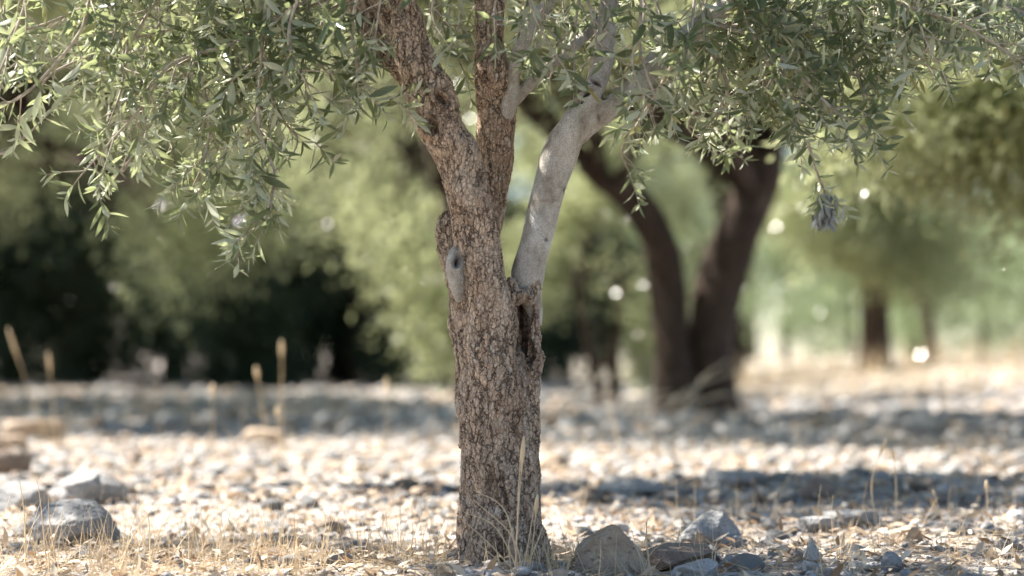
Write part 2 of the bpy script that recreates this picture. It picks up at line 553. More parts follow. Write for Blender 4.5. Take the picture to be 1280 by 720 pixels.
# front strand running into the left limb
A = strand(acc, [(620, 770, 56, 0), (618, 735, 46, 0), (616, 700, 39, 0), (615, 650, 36, 0), (614, 600, 36, 0), (615, 550, 36, 0), (615, 500, 37, -.005),
             (612, 450, 35, -.01), (609, 410, 31, -.015), (606, 370, 27.5, -.02), (604, 335, 26, -.025), (598, 300, 25, -.03),
             (590, 258, 25.5, -.035), (583, 228, 26, -.038), (572, 198, 27, -.04), (556, 172, 29, -.04), (543, 135, 29, -.045), (529, 100, 27, -.05),
             (514, 65, 25, -.05), (503, 30, 27, -.05), (491, -5, 29, -.04), (476, -50, 29, -.02), (455, -110, 26, .02), (430, -190, 23, .05), (410, -270, 18, .07)])
# right strand with the hollow above it
strand(acc, [(662, 770, 50, .01), (656, 735, 42, .01), (651, 700, 33, .01), (647, 650, 30, .01), (644, 600, 29, .01), (641, 550, 29, .012), (640, 500, 29, .015),
             (647, 475, 22, .02), (650, 455, 16, .03), (650, 435, 8, .04)])
strand(acc, [(658, 540, 9, .0), (662, 500, 10, .0), (666, 470, 9, .002), (668, 445, 7, .005), (668, 420, 5, .012), (667, 395, 5, .02), (668, 370, 6, .03), (664, 348, 10, .03)], 14)
strand(acc, [(648, 500, 20, .05), (652, 450, 18, .055), (652, 410, 16, .06), (652, 375, 15, .06), (654, 345, 10, .06)], 16)
# ragged lip of bark that folds over the foot of the grey limb
strand(acc, [(632, 352, 7, .0), (640, 366, 9, -.004), (650, 371, 8, -.004), (660, 368, 8, .0), (668, 358, 8, .008), (672, 346, 6, .02)], 12, 7, .25)
strand(acc, [(668, 352, 7, .03), (670, 372, 6, .02), (670, 400, 5, .015), (671, 425, 5, .01)], 12)
# left strand and the stub behind
strand(acc, [(600, 770, 48, .03), (603, 735, 38, .03), (604, 700, 31, .025), (603, 650, 28, .02), (602, 600, 27, .02), (602, 550, 26, .02), (600, 500, 25, .02),
             (594, 450, 25, .03), (585, 410, 24, .035), (577, 370, 18, .03), (569, 335, 17, .032), (564, 305, 16, .04), (562, 285, 14, .045), (564, 268, 8, .05)])
# rear strand that fills the trunk out
strand(acc, [(632, 770, 52, .05), (630, 720, 44, .05), (628, 650, 38, .045), (625, 560, 37, .045), (622, 480, 37, .05), (619, 420, 30, .055), (618, 370, 22, .065),
             (610, 320, 17, .09), (610, 285, 18, .11), (614, 250, 18, .12), (617, 225, 20, .125), (620, 200, 23, .13), (620, 160, 26, .13), (620, 125, 25, .125),
             (617, 95, 22, .08), (614, 60, 18, .085), (611, 20, 18, .09), (608, -30, 18, .1), (602, -110, 17, .13), (590, -200, 14, .16), (585, -280, 10, .18)])
for (x1, d1, x2, d2) in ((585, -.02, 560, -.05), (610, -.05, 596, -.09), (645, -.05, 655, -.09), (678, -.02, 704, -.05), (660, .06, 690, .12), (590, .05, 565, .1)):
    strand(acc, [(x1 + (628 - x1) * .35, 640, 14, d1 * .5), (x1 + (628 - x1) * .15, 685, 17, d1 * .8), (x1, 712, 17, d1), (x2, 726, 13, d2), (x2 * 2 - x1, 740, 7, d2 * 1.6 - d1 * .6)], 14)
# narrow vertical ribs on the lower trunk
strand(acc, [(578, 560, 4, -.01), (582, 520, 8, -.018), (585, 470, 9, -.022), (582, 430, 9, -.02), (576, 395, 8, -.01), (570, 365, 6, 0)], 14)
strand(acc, [(592, 735, 16, -.04), (596, 680, 12, -.036), (601, 620, 8, -.036), (606, 570, 5, -.034)], 14)
strand(acc, [(640, 740, 18, -.045), (638, 690, 15, -.038), (640, 640, 12, -.034), (640, 590, 10, -.030), (634, 540, 6, -.03)], 14)
strand(acc, [(670, 745, 20, -.03), (670, 700, 14, -.022), (664, 650, 12, -.018), (660, 590, 10, -.012), (657, 530, 9, -.005), (664, 480, 8, .005), (668, 440, 6, .02)], 14)
# second branch leaving the left limb
strand(acc, [(548, 140, 14, .0), (530, 118, 14, .005), (505, 88, 15, .01), (483, 58, 15, .015), (465, 28, 15, .02), (448, -5, 16, .03), (425, -50, 15, .05), (390, -110, 13, .08), (350, -160, 9, .1)], 20)
PITS = [(553, 128, 13, 6, -40, .016, .75), (541, 163, 9, 12, 20, .015, 0.9), (572, 140, 4, 4, 0, .008, 1.0), (600, 226, 8, 13, 0, .004, .75),
        (506, 20, 7, 14, 25, .006, .5), (488, 28, 4, 9, 20, .006, .5), (613, 600, 5, 20, -12, .009, .5), (631, 615, 4, 26, 10, .006, .4),
        (654, 398, 11, 24, 4, .022, 1.4), (658, 432, 9, 24, 14, .018, 1.2), (662, 450, 6, 14, 20, .006, .8), (588, 300, 5, 4, 0, .003, .4)]  # first three here paint the hollow's shade into the bark colour
remesh(acc, 'trunk', 0.0021, BARK, tree, 4, PITS)

# pale healed knot on the stub
acc = Acc()
strand(acc, [(575, 376, 4, -.032), (571, 354, 9, -.040), (569, 338, 11, -.042), (570, 322, 10, -.038), (573, 306, 4, -.022)], 18)
remesh(acc, 'knot', 0.0018, GREY, tree, 3, [(572, 328, 4.5, 10, -8, .016, 1.0)], 'pale healed knot on the left of the trunk below the fork')

# smooth grey limb leaning right, forking again
acc = Acc()
C = strand(acc, [(671, 408, 6, .03), (668, 388, 11, .03), (661, 364, 19, .03), (660, 346, 22, .028), (664, 320, 21, .022), (672, 292, 21, .02), (680, 262, 20.5, .016), (688, 232, 20.5, .012),
             (697, 203, 21.5, .01), (706, 178, 22, .005), (718, 158, 20, 0), (730, 138, 16, 0), (740, 118, 14, 0), (749, 96, 13, .01), (756, 65, 12.5, .015), (760, 30, 12, .02), (763, -15, 12, .03), (770, -80, 11, .05), (790, -160, 9, .08), (800, -240, 6, .1)], 24, 7, 0.03)
strand(acc, [(708, 180, 14, .01), (726, 160, 16, .01), (748, 145, 15, .005), (772, 128, 14.5, 0), (795, 108, 15, 0), (813, 86, 14, .005), (832, 65, 13, .01), (858, 46, 12.5, .01), (884, 26, 12, .0), (915, 0, 11, -.02), (960, -50, 10, -.05), (1020, -110, 8, -.1)], 24, 7, 0.03)
remesh(acc, 'limb', 0.0021, GREY, tree, 5, [(733, 118, 11, 3.5, 32, .010, 1.0), (722, 131, 9, 3, 30, .009, 1.0), (745, 104, 8, 3, -35, .008, .9), (755, 122, 3, 3, 0, .006, 1.0),
                                              (707, 238, 3, 3, 0, .005, .8), (683, 300, 2.5, 2.5, 0, .004, .7), (748, 148, 2, 5, 0, .004, .6)],
       'smooth grey limb leaning to the right with sunlit flecks')
# beige side branches of the middle limb
acc = Acc()
strand(acc, [(623, 215, 3, .14), (626, 180, 6, .13), (632, 150, 9, .112), (638, 122, 11, .092), (641, 98, 10, .08), (648, 65, 9.5, .05), (662, 35, 9.5, .04), (682, 8, 9, .04), (715, -30, 8, .03), (760, -90, 6, .0)], 18)
strand(acc, [(622, 140, 8, .12), (646, 122, 8, .11), (664, 103, 8, .095), (684, 86, 8, .1), (712, 62, 7.5, .12), (745, 30, 7, .15), (790, -20, 6, .2)], 16)
remesh(acc, 'side_branch', 0.0024, GREY, tree, 4, [], 'thin beige branches leaving the middle limb')

# ---- leaves
LT = np.array([0, .10, .30, .55, .80, 1.0]); LW = np.array([.08, .45, .92, 1.0, .55, .0])


class Leaves:
    def __init__(s): s.b = []; s.d = []; s.nr = []; s.L = []; s.W = []; s.c = []
    def add(s, b, d, nr, L, W, c):
        s.b.append(b); s.d.append(d); s.nr.append(nr); s.L.append(L); s.W.append(W); s.c.append(c)

    def mesh(s, name, rows=6):
        if rows == 6: T, Wd = LT, LW
        else: T, Wd = np.array([0, .45, 1.0]), np.array([.12, 1.0, .05])
        b = np.array(s.b); d = np.array(s.d); nr = np.array(s.nr)
        L = np.array(s.L)[:, None]; W = np.array(s.W)[:, None]; c = np.array(s.c)[:, None]
        d /= np.linalg.norm(d, axis=1)[:, None]
        nr = nr - d * np.sum(nr * d, 1)[:, None]; nr /= np.linalg.norm(nr, axis=1)[:, None] + 1e-9
        sd = np.cross(d, nr)
        n = len(b); k = len(T)
        V = np.empty((n, k, 3, 3))
        for i in range(k):
            t = T[i]
            mid = b + d * L * t - nr * (c * L * t * t)
            hw = W * 0.5 * Wd[i]
            V[:, i, 0] = mid - sd * hw + nr * hw * 0.35
            V[:, i, 1] = mid
            V[:, i, 2] = mid + sd * hw + nr * hw * 0.35
        V = V.reshape(-1, 3)
        f = []
        for i in range(k - 1):
            for j in range(2):
                f.append((i * 3 + j, i * 3 + j + 1, i * 3 + 3 + j + 1, i * 3 + 3 + j))
        f = np.array(f)
        F = (np.arange(n)[:, None, None] * (k * 3) + f[None]).reshape(-1, 4)
        return mesh_from(name, V, F, rows == 6)


def rv(s=1.0):
    return RNG.normal(0, s, 3)


lv = Leaves()
tw = Acc()


def leaf_pair(p, ax, ph, scale=1.0):
    ref = np.array([0, 0, 1.0]) if abs(ax[2]) < 0.85 else np.array([1.0, 0, 0])
    u = np.cross(ax, ref); u /= np.linalg.norm(u); v = np.cross(ax, u)
    for sgn in (0, math.pi):
        if RNG.random() < 0.06: continue
        a = ph + sgn + RNG.normal(0, 0.25)
        side = u * math.cos(a) + v * math.sin(a)
        ang = RNG.uniform(0.6, 1.35)
        d = ax * math.cos(ang) + side * math.sin(ang) + rv(0.22)
        nr = ax * math.sin(ang) - side * math.cos(ang) + rv(0.5) + np.array([0, 0, 0.45])
        L = RNG.uniform(.026, .060) * scale
        lv.add(p, d, nr, L, L * RNG.uniform(.17, .26), RNG.normal(0.04, 0.12))


def twig(p, d, length, level=0, r0=0.0016, droop=0.07, sub=0.22):
    d = d / np.linalg.norm(d)
    step = 0.014
    n = max(4, int(length / step))
    pts = [p.copy()]
    ph = RNG.uniform(0, 6.28)
    wander = rv(0.05)
    for i in range(n):
        d = d + wander * 0.4 + rv(0.055) + np.array([0, 0, -droop * (0.4 + i / n)])
        d /= np.linalg.norm(d)
        p = p + d * step * RNG.uniform(0.8, 1.2)
        pts.append(p.copy())
        if i > 1 or level > 0:
            leaf_pair(p, d, ph, 1.0 if i < n - 2 else 0.72)
        ph += math.pi / 2 + RNG.normal(0, 0.2)
        if level < 1 and 2 < i < n - 3 and RNG.random() < sub:
            s = np.cross(d, rv()); s /= np.linalg.norm(s)
            twig(p.copy(), d * 0.7 + s * 0.75, length * RNG.uniform(.3, .6), level + 1, r0 * .7, droop)
    # terminal pair
    leaf_pair(p, d, ph, 0.6)
    pts = np.array(pts)
    tube(tw, pts, np.linspace(r0, 0.0007, len(pts)), 5, False)


def bough(rows, r0, r1, density=1.0, tl=(.09, .18), jit=0.0, start=0.15, sides=7, depth_off=0.0, droop=.065):
    j = RNG.normal(0, 1, (len(rows), 2)) * jit
    j[0] *= 0.2
    R = np.array([P(a + j[i, 0], b + j[i, 1], d + depth_off) for i, (a, b, d) in enumerate(rows)])
    Q = spline(R, 8)
    k = len(Q)
    tube(tw, Q, np.linspace(r0, r1, k), sides, True, 0.04)
    seg = np.linalg.norm(np.diff(Q, axis=0), axis=1)
    cum = np.concatenate([[0], np.cumsum(seg)]); tot = cum[-1]
    s = tot * start
    while s < tot:
        i = min(np.searchsorted(cum, s), k - 1); i = max(i, 1)
        f = (s - cum[i - 1]) / (seg[i - 1] + 1e-9)
        p = Q[i - 1] * (1 - f) + Q[i] * f
        t = (Q[i] - Q[i - 1]) / (seg[i - 1] + 1e-9)
        side = np.cross(t, rv()); side /= np.linalg.norm(side)
        twig(p, t * RNG.uniform(.35, .9) + side * RNG.uniform(.5, 1.0), RNG.uniform(*tl) * (1.15 - 0.35 * s / tot), droop=droop)
        s += RNG.uniform(.018, .034) / density
    t = Q[-1] - Q[-2]
    twig(Q[-1], t, RNG.uniform(.05, .08), 1)


# sprays read from the photograph: (px, py, depth offset)
left = [
    [(430, -60, 0), (345, -30, -.06), (325, 100, -.1), (325, 165, -.1), (343, 215, -.1), (338, 255, -.1), (326, 292, -.1)],
    [(455, -20, .02), (395, -5, 0), (300, 50, -.02), (215, 80, -.04), (180, 130, -.05), (140, 175, -.05), (105, 215, -.05)],
    [(420, -80, .05), (300, -50, .05), (252, 60, .03), (262, 150, .02), (255, 200, 0), (238, 240, 0)],
    [(420, -80, .1), (330, -10, .06), (285, 60, .03), (290, 130, 0), (287, 170, -.02), (276, 205, -.03)],
    [(380, -110, -.05), (150, -50, -.1), (100, 40, -.12), (60, 90, -.12), (20, 125, -.12), (-20, 130, -.1)],
    [(400, -90, .1), (240, -40, .1), (165, 50, .08), (152, 110, .06), (138, 150, .05)],
    [(330, -130, -.1), (60, -70, -.15), (30, 10, -.15), (8, 70, -.15), (-10, 110, -.15)],
    [(450, -60, .0), (425, -40, 0), (402, 30, -.02), (395, 70, -.03), (412, 95, -.03)],
    [(470, -40, -.1), (452, -20, -.12), (440, 40, -.12), (450, 90, -.12), (462, 115, -.12)],
    [(420, -70, .15), (360, -40, .2), (290, 15, .22), (200, 40, .25), (120, 60, .25)],
    [(400, -120, .2), (200, -60, .25), (120, 0, .25), (40, 35, .25), (-20, 40, .2)],
    [(410, -70, -.1), (380, -20, -.15), (360, 50, -.15), (385, 110, -.15)],
    [(420, -80, .15), (330, -20, .22), (270, 50, .25), (210, 120, .25), (215, 190, .25)],
    [(-120, 60, .0), (-60, 180, 0), (0, 192, 0), (30, 172, 0), (48, 155, 0)],
]
right = [
    [(720, -70, 0), (690, -40, -.02), (682, 20, -.05), (672, 60, -.06)],
    [(760, -60, -.05), (735, -40, -.08), (720, 25, -.1), (718, 85, -.1)],
    [(800, -60, -.05), (802, -10, -.1), (800, 60, -.12), (815, 110, -.12), (826, 130, -.12)],
    [(850, -40, 0), (868, -20, -.06), (862, 50, -.1), (850, 100, -.1)],
    [(884, 26, 0), (950, 50, -.05), (1000, 95, -.08), (1045, 140, -.1), (1080, 158, -.1)],
    [(900, -40, 0), (950, 60, -.06), (980, 120, -.08), (1002, 165, -.08)],
    [(900, 10, .05), (1020, 35, .05), (1100, 60, .05), (1165, 85, .05)],
    [(960, -50, -.05), (1110, 0, -.1), (1200, 30, -.12), (1275, 75, -.12)],
    [(1000, -100, .0), (1180, -20, .0), (1290, 20, 0), (1350, 60, 0)],
    [(860, 44, .05), (900, 80, .08), (908, 125, .1), (890, 150, .1)],
    [(950, -50, .1), (945, 40, .12), (955, 100, .14), (972, 140, .14)],
    [(1020, -110, .0), (1050, -20, .0), (1062, 50, .0), (1075, 105, .0), (1085, 140, .0)],
    [(1080, -110, -.1), (1140, -40, -.15), (1150, 30, -.15), (1172, 80, -.15)],
    [(1120, -110, .1), (1210, -30, .15), (1235, 30, .15), (1260, 70, .15)],
    [(770, -90, .1), (700, -60, .15), (660, 0, .2), (650, 50, .2)],
    [(830, -60, .15), (770, -10, .2), (750, 60, .22), (765, 110, .22)],
    [(600, -60, .0), (560, -40, .05), (545, 0, .1), (560, 50, .12), (575, 80, .12)],
    [(690, -60, -.1), (640, -40, -.14), (620, 0, -.16), (618, 30, -.16)],
]
for i, b in enumerate(left):
    last = i == len(left) - 1
    bough(b, 0.0045, 0.0016, (1.15 if i in (0, 1) else .85) if not last else .5, start=.12 if not last else .6, tl=(.08, .16) if not last else (.04, .09))
    if not last:
        bough(b[:-1], 0.004, 0.0016, .34, jit=26, depth_off=RNG.uniform(.12, .3), tl=(.08, .15))
        if i not in (0, 2, 6, 7):
            bough(b[:-1], 0.004, 0.0016, .38, jit=34, depth_off=RNG.uniform(.35, .6), tl=(.08, .15))
for i, b in enumerate(right):
    dense = b[-1][0] > 840
    bough(b, 0.0045, 0.0016, 1.15 if dense else .7, start=.12, tl=(.08, .16) if dense else (.06, .12))
    if dense:
        bough(b[:-1], 0.004, 0.0016, .95, jit=28, depth_off=RNG.uniform(.1, .25), tl=(.08, .15))
        bough(b[:-1], 0.004, 0.0016, .8, jit=34, depth_off=RNG.uniform(.3, .55), tl=(.08, .15))
    elif i > 13 or i < 4:
        bough(b[:-1], 0.004, 0.0016, .34, jit=26, depth_off=RNG.uniform(.2, .5), tl=(.07, .12))
# short sprays over the top of the fork
for b in ([(560, -70, -.05), (552, -30, -.1), (540, 10, -.12), (548, 45, -.12)], [(640, -70, -.1), (655, -30, -.12), (668, 20, -.14), (690, 60, -.15)],
          [(600, -60, .2), (585, -20, .22), (575, 30, .25), (590, 70, .25)], [(720, -60, -.08), (735, 0, -.12), (745, 50, -.13), (735, 95, -.13)],
          [(800, -40, -.1), (805, 20, -.14), (790, 75, -.15), (805, 120, -.15)], [(640, -60, .3), (660, -10, .35), (700, 40, .4), (690, 90, .4)],
          [(500, -70, -.1), (490, -40, -.13), (476, 0, -.14), (470, 40, -.14)]):
    bough(b, .0035, .0014, .75, tl=(.06, .12), start=.3)
# brighter spray behind the limb
bough([(860, 44, .1), (830, 100, .35), (800, 150, .5), (778, 185, .6), (786, 215, .6)], .004, .0015, .9, tl=(.05, .10), start=.45)
bough([(900, 60, .3), (880, 120, .5), (860, 160, .6), (900, 185, .6)], .004, .0015, .7, tl=(.05, .12), start=.3)
# thin hanging twig with a withered bunch on the right
hang = spline(np.array([P(1010, 175, .3), P(1020, 212, .38), P(1030, 238, .42), P(1028, 262, .42)]), 6)
tube(tw, hang, np.linspace(.0028, .002, len(hang)), 6)
for q in (6, 9, 12):
    twig(hang[q], rv() * .6 + [0, 0, -.8], .07, 1, droop=.1)

# the upper crown, above the frame
tops = [A[-12:, :3], C[-10:, :3]]
ctr = np.array([-0.25, 4.75])
for i in range(58):
    ang = RNG.uniform(0, 2 * math.pi)
    src = tops[i % 2][RNG.integers(0, 9)]
    rad = RNG.uniform(.5, 1.5)
    z1 = RNG.uniform(1.35, 2.35)
    if math.cos(ang) > .3 and RNG.random() < .6: continue
    tip = np.array([ctr[0] + rad * math.cos(ang), ctr[1] + rad * math.sin(ang), z1 - rad * 0.25])
    tip[2] = max(tip[2], CAM_Z + .1456 * tip[1] + .38)
    mid = (src + tip) / 2 + np.array([0, 0, RNG.uniform(.1, .3)])
    Q = spline(np.array([src, mid, tip, tip + np.array([.1 * math.cos(ang), .1 * math.sin(ang), -.12])]), 7)
    tube(tw, Q, np.linspace(.007, .002, len(Q)), 6)
    for k in range(5, len(Q)):
        twig(Q[k], rv() + (Q[k] - Q[k - 1]) * 12, RNG.uniform(.12, .22), 0, sub=.12)
# boughs added out of frame on the left to shade the rocks there
for i in range(9):
    tip = np.array([-2.15 + RNG.uniform(-.35, .5), 5.3 + RNG.uniform(-.6, .9), 1.62 + RNG.uniform(-.1, .35)])
    src = tops[0][RNG.integers(2, 9)]
    Q = spline(np.array([src, (src + tip) / 2 + [0, 0, .35], tip, tip + [-.15, 0, -.2]]), 7)
    tube(tw, Q, np.linspace(.008, .002, len(Q)), 6)
    for k in range(9, len(Q)):
        for _ in range(2):
            twig(Q[k], rv() + (Q[k] - Q[k - 1]) * 8, RNG.uniform(.12, .2), 0, sub=.12)
link('twigs', tw.mesh('twigs'), TWIG, tree)
link('crown', lv.mesh('crown'), LEAF, tree)
# withered bunch
acc = Leaves()
for i in range(95):
    t = RNG.uniform(0, 1)
    p = P(1030, 240, .42) + np.array([RNG.normal(0, .006 + .009 * math.sin(t * 3)), RNG.normal(0, .009), -t * .062])
    acc.add(p, np.array([RNG.normal(0, .38), RNG.normal(0, .38), -1.0]), rv(), RNG.uniform(.018, .034), RNG.uniform(.006, .010), .2)
wm = mat_straw('withered_leaf', (0.20, 0.21, 0.20), (0.44, 0.46, 0.46), .1)
link('withered_sprig', acc.mesh('withered_sprig'), wm, tree)['label'] = 'withered grey bunch of leaves hanging from a thin twig'

# ------------------------------------------------------------------ trees beyond
def far_tree(name, label, x, y, h, rx, ry, z0, leaves, lsize, mat, stems, group=None, seed=0, clumps=60, cx=0.0, cy=0.0, bark=BARK_FAR,
             category='tree', flat=0.55, droop=0.0, stem_label=None, spread=.16, tilt=0.0, extra=(), esize=.2):
    g = np.random.default_rng(seed + 100)
    b = gh(x, y)
    root = empty(name, (x, y, b))
    tag(root, label, category, group)
    zc = (h + z0) / 2; rz = (h - z0) / 2
    # clump centres in the crown's volume, more of them towards its outside
    cc = []
    while len(cc) < clumps:
        v = g.normal(0, 1, 3); v /= np.linalg.norm(v)
        v *= g.uniform(.35, 1.0) ** 0.6
        v[2] = max(v[2], -1) if g.random() > .2 else v[2] * .8
        cc.append([x + cx + v[0] * rx, y + cy + v[1] * ry, b + zc + v[2] * rz])
    cc = np.array(cc)
    cc[:, 2] -= tilt * (cc[:, 0] - x - cx) / rx
    per = g.dirichlet(np.ones(clumps) * 1.6) * leaves
    L = Leaves()
    sz = g.uniform(.55, 1.35, clumps) * spread * (rx + ry) / 2 * 1.6
    for (ex, ey, eY) in extra:                      # low sprays that hang out of the crown
        for _q in range(4):
            c_ = at(ex + g.normal(0, 26), ey + g.normal(0, 22), eY + g.normal(0, .3))
            cc = np.vstack([cc, c_]); per = np.append(per, leaves / clumps * 1.0); sz = np.append(sz, esize * g.uniform(.6, 1.2))
    clumps = len(cc)
    bs, ds, ns, ls = [], [], [], []
    for c, n_, s in zip(cc, per.astype(int), sz):
        if n_ < 3: continue
        q = g.normal(0, 1, (n_, 3)); r = np.linalg.norm(q, axis=1)
        q = q / r[:, None] * (np.minimum(r, 2.3) ** 1.1)[:, None] * s * [.62, .62, flat * .8]
        p = c + q
        p[:, 2] -= droop * np.maximum(0, g.random(n_) - .6) * rz
        p[:, 2] = np.maximum(p[:, 2], b + .05 + .2 * g.random(n_))
        bs.append(p)
        dd = q / (np.linalg.norm(q, axis=1)[:, None] + 1e-6) * .7 + g.normal(0, .6, (n_, 3)) + [0, 0, -.25]
        ds.append(dd); ns.append(g.normal(0, .8, (n_, 3)) + [0, 0, .6]); ls.append(g.uniform(.7, 1.3, n_) * lsize)
    bs = np.concatenate(bs); ls = np.concatenate(ls)
    L.b = bs; L.d = np.concatenate(ds); L.nr = np.concatenate(ns); L.L = ls; L.W = ls * g.uniform(.24, .42, len(ls)); L.c = g.normal(.1, .12, len(ls))
    # stems and limbs
    a = Acc()
    for st in stems:
        R = np.array(st, float)
        Q = spline(R, 6)
        tube(a, Q[:, :3], Q[:, 3], 16, True, .06)
        end = Q[-1]
        for c in cc[g.permutation(clumps)[:max(4, int(clumps / len(stems) * .45))]]:
            s0 = Q[int(len(Q) * g.uniform(.62, .98))]
            mid = (s0[:3] * .5 + c * .5) + [0, 0, rz * .12]
            W = spline(np.array([s0[:3], mid, c]), 5)
            tube(a, W, np.linspace(s0[3] * .45, .008, len(W)), 6, True, .04)
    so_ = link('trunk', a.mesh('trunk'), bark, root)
    if stem_label: so_['label'] = stem_label
    link('crown', L.mesh('crown', 3), mat, root)
    return root


def stem(x, y, rows):
    """rows of (dx, dy, z, r)"""
    b = gh(x, y)
    return [(x + a, y + c, b + z, r) for a, c, z, r in rows]


# the old olive with two dark stems, right of the trunk
def q2(px, py, Y, r): return (*at(px, py, Y), r)
x2 = 1.26
stA = [q2(852, 535, 16.5, .22), q2(846, 500, 16.5, .165), q2(842, 450, 16.5, .14), q2(838, 400, 16.5, .125), q2(834, 350, 16.5, .125), q2(824, 305, 16.45, .125), q2(805, 268, 16.4, .12),
       q2(780, 241, 16.3, .095), q2(752, 226, 16.2, .07), q2(728, 200, 16.1, .05), q2(722, 150, 16.0, .035), q2(712, 60, 16, .03)]
stB = [q2(884, 540, 16.6, .25), q2(884, 500, 16.6, .20), q2(888, 455, 16.6, .17), q2(890, 410, 16.6, .155), q2(902, 350, 16.6, .165), q2(918, 300, 16.6, .165), q2(935, 255, 16.6, .16),
       q2(950, 215, 16.6, .15), q2(965, 165, 16.7, .12), q2(985, 80, 16.8, .10), q2(1010, -40, 17, .07)]
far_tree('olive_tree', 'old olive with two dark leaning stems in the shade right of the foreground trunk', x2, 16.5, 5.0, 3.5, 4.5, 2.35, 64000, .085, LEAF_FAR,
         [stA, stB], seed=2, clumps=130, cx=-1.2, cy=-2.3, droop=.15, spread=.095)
# olive just out of frame on the right, its crown hangs into the picture
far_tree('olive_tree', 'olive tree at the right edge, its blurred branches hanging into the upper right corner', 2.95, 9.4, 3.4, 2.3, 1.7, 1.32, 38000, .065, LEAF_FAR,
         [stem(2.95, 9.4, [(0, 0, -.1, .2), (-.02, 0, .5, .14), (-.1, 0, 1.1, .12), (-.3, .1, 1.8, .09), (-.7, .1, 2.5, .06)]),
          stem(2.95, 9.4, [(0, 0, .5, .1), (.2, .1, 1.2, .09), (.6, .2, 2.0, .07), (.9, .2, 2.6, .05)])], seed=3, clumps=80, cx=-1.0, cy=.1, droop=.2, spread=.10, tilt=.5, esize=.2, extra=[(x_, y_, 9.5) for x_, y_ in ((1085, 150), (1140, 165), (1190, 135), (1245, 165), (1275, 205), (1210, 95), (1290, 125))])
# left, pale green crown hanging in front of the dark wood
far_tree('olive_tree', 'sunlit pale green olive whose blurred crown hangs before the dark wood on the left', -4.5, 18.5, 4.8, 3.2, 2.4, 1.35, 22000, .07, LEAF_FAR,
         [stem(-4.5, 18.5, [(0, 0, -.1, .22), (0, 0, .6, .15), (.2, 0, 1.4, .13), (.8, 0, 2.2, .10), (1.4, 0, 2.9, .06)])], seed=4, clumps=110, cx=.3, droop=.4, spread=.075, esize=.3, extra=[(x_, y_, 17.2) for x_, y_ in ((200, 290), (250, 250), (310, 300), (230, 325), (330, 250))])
far_tree('olive_tree', 'olive added just outside the left edge to cast the shade right of the trunk', -2.35, 7.5, 2.9, 1.9, 1.2, 1.72, 36000, .06, LEAF_FAR,
         [stem(-2.35, 7.5, [(0, 0, -.1, .13), (0, 0, .5, .09), (.2, 0, 1.1, .08), (.7, 0, 1.8, .06), (1.3, 0, 2.3, .04)])], seed=7, clumps=70, cx=2.45, cy=0, spread=.11)  # added tree, crown pushed sideways to cast the shaded band
far_tree('olive_tree', 'unseen olive added beyond the left edge to shade the stones before the wood', -6.0, 15.0, 4.8, 2.9, 2.6, 2.35, 52000, .08, LEAF_FAR,
         [stem(-6.0, 15.0, [(0, 0, -.1, .2), (0, 0, .6, .15), (.2, 0, 1.4, .13), (.8, 0, 2.4, .10)])], seed=8, clumps=60, cx=.8, spread=.12)  # added out of view so its crown shades the farther stones
far_tree('olive_tree', 'unseen olive added far outside the left edge to shade the ground near the wood', -7.6, 22.5, 5.4, 3.4, 3.0, 2.0, 46000, .10, LEAF_FAR,
         [stem(-7.6, 22.5, [(0, 0, -.1, .22), (0, 0, .6, .15), (.2, 0, 1.4, .13), (.8, 0, 2.6, .10)])], seed=9, clumps=60, cx=.8, spread=.12)  # another added shadow caster, darkens the ground before the wood
far_tree('olive_tree', 'unseen olive added to deepen the shade between the other two shade trees', -6.4, 19.2, 5.6, 3.0, 2.6, 3.0, 40000, .09, LEAF_FAR,
         [stem(-6.4, 19.2, [(0, 0, -.1, .2), (0, 0, .6, .15), (.2, 0, 1.4, .13), (.8, 0, 3.0, .10)])], seed=10, clumps=60, cx=.6, spread=.12)  # extra caster added to close gaps in the left shade
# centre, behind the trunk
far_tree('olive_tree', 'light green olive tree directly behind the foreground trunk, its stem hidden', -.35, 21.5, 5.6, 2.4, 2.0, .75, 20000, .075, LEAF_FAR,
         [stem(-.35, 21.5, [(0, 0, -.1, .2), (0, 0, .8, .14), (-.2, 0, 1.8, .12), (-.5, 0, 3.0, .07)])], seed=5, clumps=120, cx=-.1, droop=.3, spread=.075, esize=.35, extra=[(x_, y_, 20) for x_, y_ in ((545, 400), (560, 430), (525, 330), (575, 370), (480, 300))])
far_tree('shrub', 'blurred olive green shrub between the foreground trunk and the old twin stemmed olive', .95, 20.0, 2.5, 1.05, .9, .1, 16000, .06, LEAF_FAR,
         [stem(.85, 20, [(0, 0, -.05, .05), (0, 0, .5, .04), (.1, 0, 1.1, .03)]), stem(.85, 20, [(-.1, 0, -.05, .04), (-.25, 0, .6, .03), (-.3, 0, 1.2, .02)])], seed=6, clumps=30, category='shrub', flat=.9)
# dark wood on the left
k = 0
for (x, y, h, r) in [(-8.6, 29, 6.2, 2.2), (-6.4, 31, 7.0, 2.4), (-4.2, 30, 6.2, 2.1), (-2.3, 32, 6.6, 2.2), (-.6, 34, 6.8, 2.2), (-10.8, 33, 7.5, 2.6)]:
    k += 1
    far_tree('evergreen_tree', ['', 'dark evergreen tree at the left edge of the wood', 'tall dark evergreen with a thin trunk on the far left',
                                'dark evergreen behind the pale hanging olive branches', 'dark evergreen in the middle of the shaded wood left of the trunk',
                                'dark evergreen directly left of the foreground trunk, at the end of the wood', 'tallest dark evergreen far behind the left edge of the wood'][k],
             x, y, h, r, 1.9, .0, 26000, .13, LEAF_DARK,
             [stem(x, y, [(0, 0, -.1, .16), (.05, 0, 1.2, .12), (.1, 0, 2.6, .1), (0, 0, 4.4, .06)])], 'evergreen trees of the dark wood', 20 + k, 56, flat=.8, spread=.14)
